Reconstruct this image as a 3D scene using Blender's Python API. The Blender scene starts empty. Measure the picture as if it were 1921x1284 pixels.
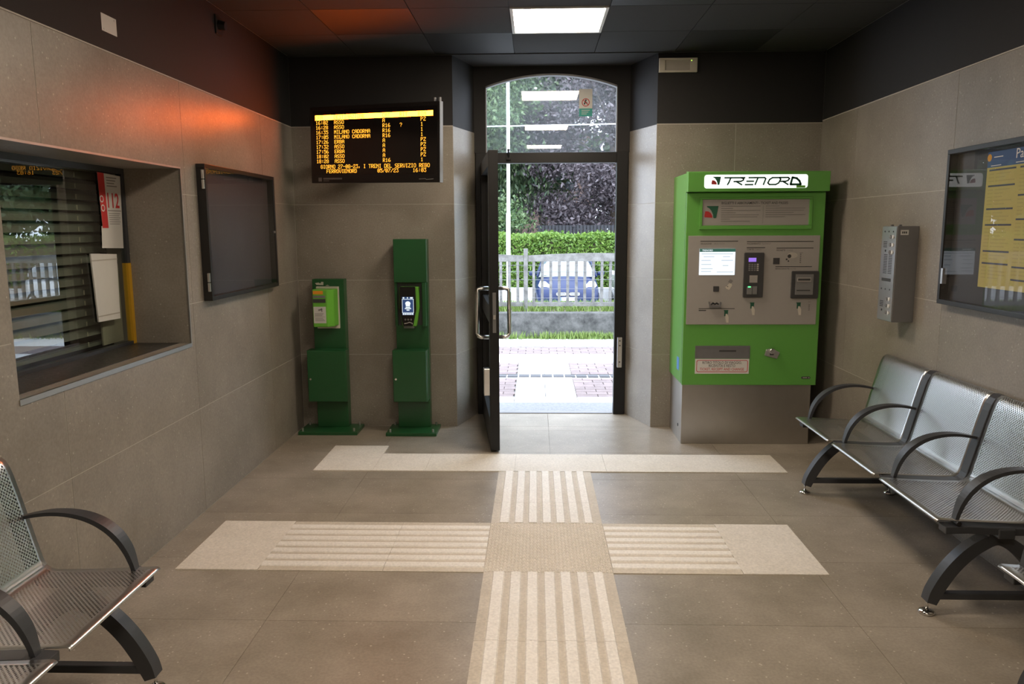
import bpy, bmesh, math, random
from mathutils import Vector, Matrix
scene = bpy.context.scene
col = scene.collection
random.seed(7)

# ------------------------------------------------------------------ camera
F_PX, PITCH, YAW, ROLL, CAM_H = 1444.0, 0.1474, 0.0306, -0.0045, 1.582
cam_data = bpy.data.cameras.new('camera')
cam_data.sensor_fit = 'HORIZONTAL'
cam_data.sensor_width = 36.0
cam_data.lens = F_PX / 1921.0 * 36.0
cam_data.clip_start = 0.05
cam_data.clip_end = 300
cam = bpy.data.objects.new('camera', cam_data)
col.objects.link(cam)
_f = Vector((-math.sin(YAW) * math.cos(PITCH), math.cos(YAW) * math.cos(PITCH), -math.sin(PITCH)))
_r = Vector((math.cos(YAW), math.sin(YAW), 0))
_u = _r.cross(_f)
_r2 = math.cos(ROLL) * _r + math.sin(ROLL) * _u
_u2 = -math.sin(ROLL) * _r + math.cos(ROLL) * _u
cam.matrix_world = Matrix(((_r2.x, _u2.x, -_f.x, 0), (_r2.y, _u2.y, -_f.y, 0), (_r2.z, _u2.z, -_f.z, CAM_H), (0, 0, 0, 1)))
scene.camera = cam

# ------------------------------------------------------------------ sky and exposure
SKY = 6.7
LAMP = 38.0
world = bpy.data.worlds.new('overcast_sky')
scene.world = world
world.use_nodes = True
world.node_tree.nodes['Background'].inputs[0].default_value = (0.85, 0.97, 1.15, 1)
world.node_tree.nodes['Background'].inputs[1].default_value = SKY
vs = scene.view_settings
vs.view_transform = 'Standard'
vs.look = 'None'
vs.exposure = 0.0
vs.gamma = 1.0
vs.use_curve_mapping = False
try:
    scene.cycles.use_denoising = True
    scene.cycles.max_bounces = 8
    scene.cycles.transparent_max_bounces = 16
    scene.cycles.use_adaptive_sampling = True
    scene.cycles.adaptive_threshold = 0.02
    scene.cycles.sample_clamp_indirect = 6.0
    scene.cycles.caustics_reflective = False
    scene.cycles.caustics_refractive = False
except Exception:
    pass

# ------------------------------------------------------------------ materials
MATS = {}
def new_mat(name):
    m = bpy.data.materials.new(name); m.use_nodes = True
    nt = m.node_tree
    return m, nt, nt.nodes['Principled BSDF']
def rgba(c): return (c[0], c[1], c[2], 1)
def plain(name, c, rough=0.5, metal=0.0, vary=0.06, scale=30.0, spec=0.5, bump=0.0, coat=0.0):
    """painted / plastic / metal surface: base colour with a faint procedural unevenness"""
    m, nt, b = new_mat(name)
    n = nt.nodes; l = nt.links
    tc = n.new('ShaderNodeNewGeometry')
    no = n.new('ShaderNodeTexNoise'); no.inputs['Scale'].default_value = scale; no.inputs['Detail'].default_value = 3
    l.new(tc.outputs['Position'], no.inputs['Vector'])
    mx = n.new('ShaderNodeMix'); mx.data_type = 'RGBA'
    mx.inputs[6].default_value = rgba([v * (1 - vary) for v in c]); mx.inputs[7].default_value = rgba([min(1, v * (1 + vary)) for v in c])
    l.new(no.outputs['Fac'], mx.inputs[0]); l.new(mx.outputs[2], b.inputs['Base Color'])
    b.inputs['Roughness'].default_value = rough; b.inputs['Metallic'].default_value = metal
    b.inputs['Specular IOR Level'].default_value = spec
    if coat: b.inputs['Coat Weight'].default_value = coat; b.inputs['Coat Roughness'].default_value = 0.1
    if bump:
        bp = n.new('ShaderNodeBump'); bp.inputs['Strength'].default_value = bump; bp.inputs['Distance'].default_value = 0.002
        l.new(no.outputs['Fac'], bp.inputs['Height']); l.new(bp.outputs['Normal'], b.inputs['Normal'])
    MATS[name] = m
    return m
def stone(name, c1, c2, fleck, rough=0.5, scale=3.0, fine=90.0, bump=0.08, tint=0.10, spec=0.5):
    """stoneware: cloudy two-tone body, fine grain, pale flecks, each slab a little different"""
    m, nt, b = new_mat(name); n = nt.nodes; l = nt.links
    g = n.new('ShaderNodeNewGeometry'); oi = n.new('ShaderNodeObjectInfo')
    n1 = n.new('ShaderNodeTexNoise'); n1.inputs['Scale'].default_value = scale; n1.inputs['Detail'].default_value = 6; n1.inputs['Roughness'].default_value = 0.65
    n2 = n.new('ShaderNodeTexNoise'); n2.inputs['Scale'].default_value = fine; n2.inputs['Detail'].default_value = 2
    vo = n.new('ShaderNodeTexVoronoi'); vo.inputs['Scale'].default_value = 34.0; vo.inputs['Randomness'].default_value = 1.0
    for t in (n1, n2, vo): l.new(g.outputs['Position'], t.inputs['Vector'])
    r1 = n.new('ShaderNodeValToRGB'); r1.color_ramp.elements[0].position = 0.32; r1.color_ramp.elements[1].position = 0.68
    r1.color_ramp.elements[0].color = rgba(c1); r1.color_ramp.elements[1].color = rgba(c2)
    l.new(n1.outputs['Fac'], r1.inputs[0])
    grain = n.new('ShaderNodeMapRange'); grain.inputs['From Min'].default_value = 0.3; grain.inputs['From Max'].default_value = 0.7
    grain.inputs['To Min'].default_value = 0.90; grain.inputs['To Max'].default_value = 1.10
    l.new(n2.outputs['Fac'], grain.inputs['Value'])
    per = n.new('ShaderNodeMapRange'); per.inputs['To Min'].default_value = 1 - tint; per.inputs['To Max'].default_value = 1 + tint
    l.new(oi.outputs['Random'], per.inputs['Value'])
    mu = n.new('ShaderNodeMath'); mu.operation = 'MULTIPLY'
    l.new(grain.outputs[0], mu.inputs[0]); l.new(per.outputs[0], mu.inputs[1])
    vm = n.new('ShaderNodeVectorMath'); vm.operation = 'SCALE'
    l.new(r1.outputs[0], vm.inputs[0]); l.new(mu.outputs[0], vm.inputs['Scale'])
    lt = n.new('ShaderNodeMath'); lt.operation = 'LESS_THAN'; lt.inputs[1].default_value = 0.13
    l.new(vo.outputs['Distance'], lt.inputs[0])
    n3 = n.new('ShaderNodeTexNoise'); n3.inputs['Scale'].default_value = 9.0; l.new(g.outputs['Position'], n3.inputs['Vector'])
    gt = n.new('ShaderNodeMath'); gt.operation = 'GREATER_THAN'; gt.inputs[1].default_value = 0.50
    l.new(n3.outputs['Fac'], gt.inputs[0])
    an = n.new('ShaderNodeMath'); an.operation = 'MULTIPLY'; l.new(lt.outputs[0], an.inputs[0]); l.new(gt.outputs[0], an.inputs[1])
    a2 = n.new('ShaderNodeMath'); a2.operation = 'MULTIPLY'; a2.inputs[1].default_value = 0.55; l.new(an.outputs[0], a2.inputs[0])
    mx = n.new('ShaderNodeMix'); mx.data_type = 'RGBA'; mx.inputs[7].default_value = rgba(fleck)
    l.new(a2.outputs[0], mx.inputs[0]); l.new(vm.outputs[0], mx.inputs[6])
    l.new(mx.outputs[2], b.inputs['Base Color'])
    b.inputs['Roughness'].default_value = rough; b.inputs['Specular IOR Level'].default_value = spec
    bp = n.new('ShaderNodeBump'); bp.inputs['Strength'].default_value = bump; bp.inputs['Distance'].default_value = 0.003
    l.new(n2.outputs['Fac'], bp.inputs['Height']); l.new(bp.outputs['Normal'], b.inputs['Normal'])
    MATS[name] = m
    return m
def glow(name, c, s, base=(0.02, 0.02, 0.02)):
    m, nt, b = new_mat(name)
    b.inputs['Base Color'].default_value = rgba(base)
    b.inputs['Emission Color'].default_value = rgba(c); b.inputs['Emission Strength'].default_value = s
    MATS[name] = m
    return m
def glass(name, tint=(1, 1, 1), gain=1.0, dust=0.0):
    """thin pane: lets light straight through and mirrors by the Fresnel law"""
    m = bpy.data.materials.new(name); m.use_nodes = True
    nt = m.node_tree; n = nt.nodes; l = nt.links
    n.remove(n['Principled BSDF'])
    out = n['Material Output']
    tr = n.new('ShaderNodeBsdfTransparent'); tr.inputs[0].default_value = rgba(tint)
    gl = n.new('ShaderNodeBsdfGlossy'); gl.inputs['Roughness'].default_value = 0.0
    lw = n.new('ShaderNodeLayerWeight'); lw.inputs[0].default_value = 0.5
    pw = n.new('ShaderNodeMath'); pw.operation = 'POWER'; pw.inputs[1].default_value = 5.0; l.new(lw.outputs['Facing'], pw.inputs[0])
    fr = n.new('ShaderNodeMath'); fr.operation = 'MULTIPLY_ADD'; fr.inputs[1].default_value = 0.955; fr.inputs[2].default_value = 0.045; l.new(pw.outputs[0], fr.inputs[0])
    mu = n.new('ShaderNodeMath'); mu.operation = 'MULTIPLY'; mu.inputs[1].default_value = gain; mu.use_clamp = True
    mix = n.new('ShaderNodeMixShader')
    l.new(fr.outputs[0], mu.inputs[0]); l.new(mu.outputs[0], mix.inputs[0]); l.new(tr.outputs[0], mix.inputs[1]); l.new(gl.outputs[0], mix.inputs[2])
    res = mix
    if dust:      # unwashed pane: a thin film that scatters a little of the light passing through
        tl = n.new('ShaderNodeBsdfTranslucent'); tl.inputs[0].default_value = (0.85, 0.9, 0.9, 1)
        nz = n.new('ShaderNodeTexNoise'); nz.inputs['Scale'].default_value = 3.0
        g = n.new('ShaderNodeNewGeometry'); l.new(g.outputs['Position'], nz.inputs['Vector'])
        mr = n.new('ShaderNodeMapRange'); mr.inputs['To Min'].default_value = dust*0.5; mr.inputs['To Max'].default_value = dust*1.5; l.new(nz.outputs['Fac'], mr.inputs['Value'])
        res = n.new('ShaderNodeMixShader'); l.new(mr.outputs[0], res.inputs[0]); l.new(mix.outputs[0], res.inputs[1]); l.new(tl.outputs[0], res.inputs[2])
    l.new(res.outputs[0], out.inputs['Surface'])
    MATS[name] = m
    return m
def perforated(name, c, pitch=0.0150, hole=0.275):
    """brushed steel sheet with round punched holes; UV in metres"""
    m, nt, b = new_mat(name); n = nt.nodes; l = nt.links
    b.inputs['Base Color'].default_value = rgba(c); b.inputs['Metallic'].default_value = 1.0; b.inputs['Roughness'].default_value = 0.36
    uv = n.new('ShaderNodeUVMap')
    sc = n.new('ShaderNodeVectorMath'); sc.operation = 'SCALE'; sc.inputs['Scale'].default_value = 1 / pitch
    l.new(uv.outputs[0], sc.inputs[0])
    ds = []
    for off in (0.0, 0.5):
        ad = n.new('ShaderNodeVectorMath'); ad.operation = 'ADD'; ad.inputs[1].default_value = (off, off, 0); l.new(sc.outputs[0], ad.inputs[0])
        fr = n.new('ShaderNodeVectorMath'); fr.operation = 'FRACTION'; l.new(ad.outputs[0], fr.inputs[0])
        su = n.new('ShaderNodeVectorMath'); su.operation = 'SUBTRACT'; su.inputs[1].default_value = (0.5, 0.5, 0); l.new(fr.outputs[0], su.inputs[0])
        ln = n.new('ShaderNodeVectorMath'); ln.operation = 'LENGTH'; l.new(su.outputs[0], ln.inputs[0])
        ds.append(ln)
    mi = n.new('ShaderNodeMath'); mi.operation = 'MINIMUM'; l.new(ds[0].outputs['Value'], mi.inputs[0]); l.new(ds[1].outputs['Value'], mi.inputs[1])
    gt = n.new('ShaderNodeMath'); gt.operation = 'GREATER_THAN'; gt.inputs[1].default_value = hole; l.new(mi.outputs[0], gt.inputs[0])
    l.new(gt.outputs[0], b.inputs['Alpha'])
    MATS[name] = m
    return m
def foliage(name, c1, c2, trans=0.35):
    m, nt, b = new_mat(name); n = nt.nodes; l = nt.links
    g = n.new('ShaderNodeNewGeometry')
    mx = n.new('ShaderNodeMix'); mx.data_type = 'RGBA'; mx.inputs[6].default_value = rgba(c1); mx.inputs[7].default_value = rgba(c2)
    l.new(g.outputs['Random Per Island'], mx.inputs[0]); l.new(mx.outputs[2], b.inputs['Base Color'])
    b.inputs['Roughness'].default_value = 0.45
    tl = n.new('ShaderNodeBsdfTranslucent'); l.new(mx.outputs[2], tl.inputs[0])
    ms = n.new('ShaderNodeMixShader'); ms.inputs[0].default_value = trans
    l.new(b.outputs[0], ms.inputs[1]); l.new(tl.outputs[0], ms.inputs[2])
    l.new(ms.outputs[0], n['Material Output'].inputs['Surface'])
    MATS[name] = m
    return m

stone('wall_stone', (0.235, 0.210, 0.176), (0.318, 0.288, 0.246), (0.56, 0.52, 0.46), rough=0.35, scale=2.2, tint=0.05)
stone('floor_stone', (0.258, 0.222, 0.174), (0.390, 0.342, 0.280), (0.72, 0.67, 0.60), rough=0.36, scale=2.6, tint=0.05)
stone('granite', (0.008, 0.008, 0.008), (0.085, 0.08, 0.07), (0.35, 0.33, 0.30), rough=0.38, scale=60, fine=120, tint=0.0, spec=0.3)
stone('tactile_plain', (0.70, 0.65, 0.57), (0.77, 0.72, 0.65), (0.55, 0.48, 0.38), rough=0.6, scale=4, tint=0.03, bump=0.05)
stone('tactile_cream', (0.55, 0.49, 0.40), (0.65, 0.59, 0.50), (0.55, 0.48, 0.38), rough=0.6, scale=4, tint=0.04, bump=0.05)
stone('tactile_ridge', (0.80, 0.76, 0.70), (0.86, 0.83, 0.78), (0.62, 0.56, 0.48), rough=0.55, scale=5, tint=0.02, bump=0.05)
stone('concrete', (0.022, 0.022, 0.020), (0.125, 0.122, 0.114), (0.10, 0.10, 0.09), rough=0.9, scale=6, tint=0.08, bump=0.3)
stone('concrete_fence', (0.095, 0.091, 0.083), (0.205, 0.198, 0.184), (0.30, 0.30, 0.28), rough=0.9, scale=9, tint=0.08, bump=0.3)
stone('pavement_stone', (0.60, 0.59, 0.575), (0.67, 0.66, 0.645), (0.5, 0.5, 0.48), rough=0.8, scale=5, tint=0.05)
stone('pavement_brick', (0.150, 0.112, 0.108), (0.200, 0.155, 0.150), (0.22, 0.18, 0.18), rough=0.85, scale=9, tint=0.10)
stone('threshold_stone', (0.14, 0.145, 0.15), (0.21, 0.213, 0.22), (0.3, 0.3, 0.3), rough=0.7, scale=40, tint=0.0)
stone('asphalt', (0.36, 0.36, 0.36), (0.44, 0.44, 0.44), (0.3, 0.3, 0.3), rough=0.9, scale=3, tint=0.0)
plain('wall_grout', (0.52, 0.49, 0.44), 0.9)
plain('floor_grout', (0.19, 0.17, 0.145), 0.9)
plain('dark_paint', (0.016, 0.015, 0.0155), 0.75, vary=0.12)
plain('ceiling_grey', (0.040, 0.039, 0.040), 0.85, vary=0.08)
plain('ceiling_dark', (0.020, 0.0195, 0.020), 0.6, vary=0.08)
plain('ceiling_grid', (0.02, 0.02, 0.02), 0.7)
plain('black_metal', (0.016, 0.015, 0.015), 0.35, vary=0.1)
plain('door_metal', (0.009, 0.009, 0.0095), 0.42, vary=0.1, spec=0.35)
plain('anthracite', (0.045, 0.048, 0.054), 0.42, vary=0.1)
plain('steel', (0.70, 0.70, 0.69), 0.30, metal=1.0)
plain('brushed_steel', (0.52, 0.50, 0.47), 0.38, metal=1.0, scale=14)
plain('chrome', (0.75, 0.74, 0.72), 0.15, metal=1.0)
plain('machine_green', (0.128, 0.385, 0.070), 0.32, vary=0.03, coat=0.15)
plain('dark_green', (0.014, 0.094, 0.028), 0.35, vary=0.05, coat=0.15)
plain('lime_green', (0.16, 0.50, 0.05), 0.4, vary=0.05)
plain('logo_green', (0.015, 0.10, 0.055), 0.5)
plain('logo_red', (0.45, 0.03, 0.03), 0.5)
plain('panel_grey', (0.36, 0.34, 0.315), 0.5, vary=0.03)
plain('ink', (0.05, 0.05, 0.05), 0.6)
plain('ink_grey', (0.22, 0.21, 0.20), 0.6)
plain('ink_light', (0.48, 0.46, 0.43), 0.6)
plain('white_plastic', (0.72, 0.71, 0.68), 0.45, vary=0.03)
plain('off_white', (0.60, 0.56, 0.48), 0.5, vary=0.03)
plain('paper', (0.66, 0.65, 0.62), 0.75, vary=0.03)
plain('pale_board', (0.40, 0.38, 0.30), 0.7)
plain('grey_metal', (0.20, 0.20, 0.205), 0.4, metal=0.35)
plain('drain_iron', (0.055, 0.055, 0.06), 0.7)
plain('poster_ink', (0.40, 0.34, 0.12), 0.7)
plain('poster_rule', (0.06, 0.065, 0.10), 0.7)
plain('dark_grey_plastic', (0.05, 0.05, 0.052), 0.4)
plain('mid_grey_plastic', (0.20, 0.20, 0.20), 0.45)
plain('yellow_strip', (0.65, 0.36, 0.02), 0.5)
plain('orange_sticker', (0.85, 0.33, 0.02), 0.6)
plain('sign_red', (0.55, 0.03, 0.03), 0.6)
plain('teal', (0.05, 0.40, 0.35), 0.6)
plain('sticker_blue', (0.08, 0.25, 0.60), 0.6)
plain('poster_blue', (0.035, 0.085, 0.22), 0.6)
plain('poster_yellow', (0.46, 0.395, 0.13), 0.7)
plain('poster_orange', (0.65, 0.32, 0.03), 0.6)
plain('slat_grey', (0.18, 0.185, 0.16), 0.4)
plain('case_back', (0.035, 0.033, 0.036), 0.55)
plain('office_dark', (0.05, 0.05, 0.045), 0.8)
plain('screen_black', (0.012, 0.011, 0.011), 0.18)
plain('lens_grey', (0.45, 0.42, 0.37), 0.4)
plain('car_blue', (0.008, 0.016, 0.060), 0.35, spec=0.25, coat=0.08, vary=0.02)
plain('car_white', (0.75, 0.75, 0.75), 0.25, coat=0.8, vary=0.02)
plain('car_silver', (0.16, 0.17, 0.19), 0.25, metal=0.6, coat=0.8, vary=0.02)
plain('car_glass', (0.10, 0.12, 0.13), 0.05, spec=1.0, coat=1.0)
plain('tyre', (0.02, 0.02, 0.02), 0.8)
plain('headlight', (0.80, 0.82, 0.84), 0.12, spec=0.8)
plain('plate_white', (0.8, 0.8, 0.8), 0.5)
plain('post_white', (0.72, 0.76, 0.76), 0.5)
plain('bark', (0.10, 0.075, 0.055), 0.9, vary=0.3, bump=0.5)
plain('soil', (0.20, 0.17, 0.12), 0.95, vary=0.3)
plain('house_wall', (0.62, 0.42, 0.36), 0.85)
plain('house_grey', (0.028, 0.028, 0.031), 0.8)
plain('roof_tile', (0.35, 0.16, 0.11), 0.85, vary=0.2)
plain('building_plaster', (0.55, 0.52, 0.46), 0.9)
foliage('hedge_leaf', (0.085, 0.18, 0.024), (0.23, 0.34, 0.07))
foliage('green_leaf', (0.045, 0.10, 0.035), (0.15, 0.21, 0.085))
foliage('conifer_leaf', (0.030, 0.065, 0.028), (0.10, 0.135, 0.06))
foliage('beech_leaf', (0.045, 0.036, 0.042), (0.150, 0.120, 0.128), 0.2)
foliage('grass_blade', (0.12, 0.20, 0.035), (0.26, 0.33, 0.10))
glow('lamp_diffuser', (1.0, 0.84, 0.665), LAMP, (0.8, 0.8, 0.8))
glow('led_amber', (1.0, 0.40, 0.03), 2.1)
glow('led_bar', (1.0, 0.125, 0.005), 62.0)
glow('led_bar_ink', (1.0, 0.66, 0.02), 1.0)
glow('sign_backlit', (0.95, 1.0, 0.97), 1.15, (0.6, 0.6, 0.6))
glow('touch_screen', (0.86, 0.93, 1.0), 1.15)
glow('touch_screen_bar', (0.05, 0.22, 0.16), 0.5)
glow('touch_screen_ink', (0.55, 0.65, 0.75), 0.8)
glow('pad_screen', (0.40, 0.22, 0.95), 0.85)
glow('reader_screen', (0.02, 0.055, 0.16), 1.0)
glow('reader_white', (0.85, 0.95, 1.0), 1.1)
glow('status_led', (0.1, 1.0, 0.25), 2.5)
glow('lime_dot', (0.5, 1.0, 0.1), 3.0)
glass('pane_glass', gain=2.0, dust=0.05)
glass('case_glass', gain=1.1)
glass('counter_glass', tint=(0.80, 0.86, 0.80), gain=2.4)
glass('leaf_glass', tint=(0.95, 0.98, 0.97), gain=1.6)
perforated('perforated_steel', (0.74, 0.74, 0.73))

# ------------------------------------------------------------------ mesh helpers
BASE = {}
# printing and hardware too fine to pick apart piece by piece
FINE = {'print_line', 'timetable_row', 'ticker_row', 'clock_row', 'header_lettering', 'maker_lettering', 'maker_mark', 'ladder_cord', 'screw', 'anchor_bolt', 'key', 'speaker_slot', 'plate_print', 'panel_print',
        'panel_small_print', 'screen_print', 'screen_bar_lettering', 'screen_mark', 'tap_symbol', 'caption_red_print', 'caption_black_print', 'badge_print', 'heading_lettering', 'timetable_print', 'sign_lettering',
        'coin_opening', 'banknote_slit', 'number', 'phone_mark', 'plate_lettering', 'label_print', 'tape_line', 'dog_mark', 'torn_sticker', 'slot_pictogram', 'card_slot', 'ticket_mark', 'card_mouth', 'transom_latch', 'branches', 'tray_rim'}
class MB:
    def __init__(s): s.v = []; s.f = []; s.mi = []; s.uv = {}
    def add(s, vs, fs, mi=0):
        o = len(s.v); s.v += [tuple(p) for p in vs]
        for f in fs: s.f.append([i + o for i in f]); s.mi.append(mi)
        return s
    def box(s, x0, x1, y0, y1, z0, z1, mi=0):
        if x0 > x1: x0, x1 = x1, x0
        if y0 > y1: y0, y1 = y1, y0
        if z0 > z1: z0, z1 = z1, z0
        return s.add([(x0,y0,z0),(x1,y0,z0),(x1,y1,z0),(x0,y1,z0),(x0,y0,z1),(x1,y0,z1),(x1,y1,z1),(x0,y1,z1)],
                     [(0,3,2,1),(4,5,6,7),(0,1,5,4),(1,2,6,5),(2,3,7,6),(3,0,4,7)], mi)
    def prism(s, pts, fr, a, b, mi=0):
        """polygon pts (u,v) in the frame fr, extruded along its normal from a to b"""
        o, r, u, nn = fr; n = len(pts)
        vs = [o + r * p[0] + u * p[1] + nn * a for p in pts] + [o + r * p[0] + u * p[1] + nn * b for p in pts]
        fs = [list(range(n))[::-1], list(range(n, 2 * n))] + [(i, (i + 1) % n, n + (i + 1) % n, n + i) for i in range(n)]
        return s.add(vs, fs, mi)
    def rect(s, fr, u0, u1, v0, v1, a, b, mi=0): return s.prism([(u0,v0),(u1,v0),(u1,v1),(u0,v1)], fr, a, b, mi)
    def disc(s, fr, cu, cv, r, a, b, n=20, mi=0, ry=None):
        return s.prism([(cu + r * math.cos(2*math.pi*i/n), cv + (ry or r) * math.sin(2*math.pi*i/n)) for i in range(n)], fr, a, b, mi)
    def ring(s, fr, cu, cv, r0, r1, a, b, n=28, mi=0):
        for i in range(n):
            t0, t1 = 2*math.pi*i/n, 2*math.pi*(i+1)/n
            s.prism([(cu+r0*math.cos(t0),cv+r0*math.sin(t0)),(cu+r1*math.cos(t0),cv+r1*math.sin(t0)),(cu+r1*math.cos(t1),cv+r1*math.sin(t1)),(cu+r0*math.cos(t1),cv+r0*math.sin(t1))], fr, a, b, mi)
        return s
    def tube(s, path, r, n=10, mi=0, cap=True):
        path = [Vector(p) for p in path]; rings = []
        for i, p in enumerate(path):
            d = (path[min(i+1, len(path)-1)] - path[max(i-1, 0)]).normalized()
            a = Vector((0,0,1)) if abs(d.z) < 0.9 else Vector((1,0,0))
            e1 = d.cross(a).normalized(); e2 = d.cross(e1)
            rr = r[i] if isinstance(r, (list, tuple)) else r
            rings.append([p + rr * (math.cos(2*math.pi*k/n) * e1 + math.sin(2*math.pi*k/n) * e2) for k in range(n)])
        vs = [v for rg in rings for v in rg]; fs = []
        for i in range(len(rings) - 1):
            for k in range(n): fs.append((i*n+k, i*n+(k+1)%n, (i+1)*n+(k+1)%n, (i+1)*n+k))
        if cap: fs += [list(range(n))[::-1], [(len(rings)-1)*n+k for k in range(n)]]
        return s.add(vs, fs, mi)
    def band(s, path, w, t, side=Vector((0,1,0)), mi=0):
        """flat bar swept along a path; w (list or number) across 'side', t thickness"""
        path = [Vector(p) for p in path]; vs = []; fs = []
        for i, p in enumerate(path):
            d = (path[min(i+1, len(path)-1)] - path[max(i-1, 0)]).normalized()
            nn = d.cross(side).normalized()
            ww = (w[i] if isinstance(w, (list, tuple)) else w) / 2; tt = (t[i] if isinstance(t, (list, tuple)) else t) / 2
            vs += [p + side*ww + nn*tt, p - side*ww + nn*tt, p - side*ww - nn*tt, p + side*ww - nn*tt]
        for i in range(len(path) - 1):
            for k in range(4): fs.append((4*i+k, 4*i+(k+1)%4, 4*i+4+(k+1)%4, 4*i+4+k))
        fs += [(3,2,1,0), tuple(4*(len(path)-1)+k for k in range(4))]
        return s.add(vs, fs, mi)
    def stroke(s, pts, w, fr, a, b, mi=0):
        for (p, q) in zip(pts[:-1], pts[1:]):
            dx, dy = q[0]-p[0], q[1]-p[1]; L = math.hypot(dx, dy) or 1
            ex, ey = dx/L*w/2*0.6, dy/L*w/2*0.6; nx, ny = -dy/L*w/2, dx/L*w/2
            s.prism([(p[0]-ex-nx,p[1]-ey-ny),(q[0]+ex-nx,q[1]+ey-ny),(q[0]+ex+nx,q[1]+ey+ny),(p[0]-ex+nx,p[1]-ey+ny)], fr, a, b, mi)
        return s
    def text(s, body, size, fr, u, v, a=0.0006, align='LEFT', stretch=1.0, mi=0, bold=0.0):
        for pts, faces in [text_geo(body, align, bold)]:
            o, r, up, nn = fr
            s.add([o + r*(u + p[0]*size*stretch) + up*(v + p[1]*size) + nn*a for p in pts], faces, mi)
        return s
    def build(s, name, mat, parent=None, bevel=0.0, smooth=False, seg=2, local=False, recalc=True):
        base = Vector((0,0,0)) if (parent is None or local) else BASE.get(parent.name, Vector((0,0,0)))
        if s.v:
            lo = [min(p[i] for p in s.v) for i in range(3)]; hi = [max(p[i] for p in s.v) for i in range(3)]
            c = Vector(((lo[0]+hi[0])/2, (lo[1]+hi[1])/2, lo[2]))
        else: c = Vector((0,0,0))
        me = bpy.data.meshes.new(name)
        me.from_pydata([(p[0]-c.x, p[1]-c.y, p[2]-c.z) for p in s.v], [], s.f)
        mats = mat if isinstance(mat, (list, tuple)) else [mat]
        for m in mats: me.materials.append(MATS[m])
        if len(mats) > 1:
            for i, p in enumerate(me.polygons): p.material_index = s.mi[i]
        if bevel or recalc:
            bm = bmesh.new(); bm.from_mesh(me)
            if recalc: bmesh.ops.recalc_face_normals(bm, faces=bm.faces)
            if bevel:
                es = [e for e in bm.edges if len(e.link_faces) == 2 and e.calc_face_angle(0) > 0.6]
                bmesh.ops.bevel(bm, geom=es, offset=bevel, segments=seg, affect='EDGES', profile=0.5, clamp_overlap=True)
            bm.to_mesh(me); bm.free()
        if smooth:
            for p in me.polygons: p.use_smooth = True
        o = bpy.data.objects.new(name, me); col.objects.link(o)
        if parent is not None: o.parent = parent
        o.location = c - base
        BASE[o.name] = c.copy()
        if parent is not None and name in FINE: o['kind'] = 'stuff'
        return o
_TXT = {}
def text_geo(body, align, bold):
    k = (body, align, bold)
    if k not in _TXT:
        cu = bpy.data.curves.new('lettering', 'FONT'); cu.body = body; cu.align_x = align; cu.offset = bold; cu.resolution_u = 2
        ob = bpy.data.objects.new('lettering', cu); col.objects.link(ob)
        dg = bpy.context.evaluated_depsgraph_get(); dg.update()
        me = ob.evaluated_get(dg).to_mesh()
        _TXT[k] = ([tuple(v.co) for v in me.vertices], [tuple(p.vertices) for p in me.polygons])
        ob.evaluated_get(dg).to_mesh_clear()
        bpy.data.objects.remove(ob); bpy.data.curves.remove(cu)
    return _TXT[k]
def tag(o, label=None, cat=None, group=None, kind=None):
    if label: o['label'] = label
    if cat: o['category'] = cat
    if group: o['group'] = group
    if kind: o['kind'] = kind
    return o
def thing(name, loc, label, cat, group=None, rot=None):
    o = bpy.data.objects.new(name, None); col.objects.link(o); o.empty_display_size = 0.1
    o.location = loc; BASE[o.name] = Vector(loc)
    if rot: o.rotation_euler = rot; BASE[o.name] = Vector((0,0,0))
    return tag(o, label, cat, group)
def copy_tree(o, parent=None):
    c = o.copy(); col.objects.link(c); c.parent = parent
    for ch in [x for x in o.children]: copy_tree(ch, c)
    return c
V = Vector
def spline(pts, n=4):
    pts = [Vector(p) for p in pts]; out = []
    for i in range(len(pts) - 1):
        p0, p1, p2, p3 = pts[max(i-1, 0)], pts[i], pts[i+1], pts[min(i+2, len(pts)-1)]
        for k in range(n):
            t = k / n
            out.append(0.5 * ((2*p1) + (p2-p0)*t + (2*p0-5*p1+4*p2-p3)*t*t + (3*p1-p0-3*p2+p3)*t*t*t))
    out.append(pts[-1])
    return out
def resample(w, m):
    return [w[min(int(i*(len(w)-1)/(m-1)), len(w)-2)] + (w[min(int(i*(len(w)-1)/(m-1))+1, len(w)-1)] - w[min(int(i*(len(w)-1)/(m-1)), len(w)-2)]) * (i*(len(w)-1)/(m-1) - min(int(i*(len(w)-1)/(m-1)), len(w)-2)) for i in range(m)]
def frame_front(y, x=0.0, z=0.0): return (V((x,y,z)), V((1,0,0)), V((0,0,1)), V((0,-1,0)))      # faces the viewer (-Y)
def frame_left(x, y=0.0, z=0.0): return (V((x,y,z)), V((0,1,0)), V((0,0,1)), V((1,0,0)))        # on the left wall, faces +X
def frame_right(x, y=0.0, z=0.0): return (V((x,y,z)), V((0,-1,0)), V((0,0,1)), V((-1,0,0)))     # on the right wall, faces -X
def frame_up(z): return (V((0,0,z)), V((1,0,0)), V((0,1,0)), V((0,0,1)))
def rounded(u0, u1, v0, v1, r, n=5):
    pts = []
    for cx, cy, a0 in ((u1-r,v0+r,-90),(u1-r,v1-r,0),(u0+r,v1-r,90),(u0+r,v0+r,180)):
        for i in range(n+1):
            t = math.radians(a0 + 90*i/n); pts.append((cx + r*math.cos(t), cy + r*math.sin(t)))
    return pts

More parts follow.
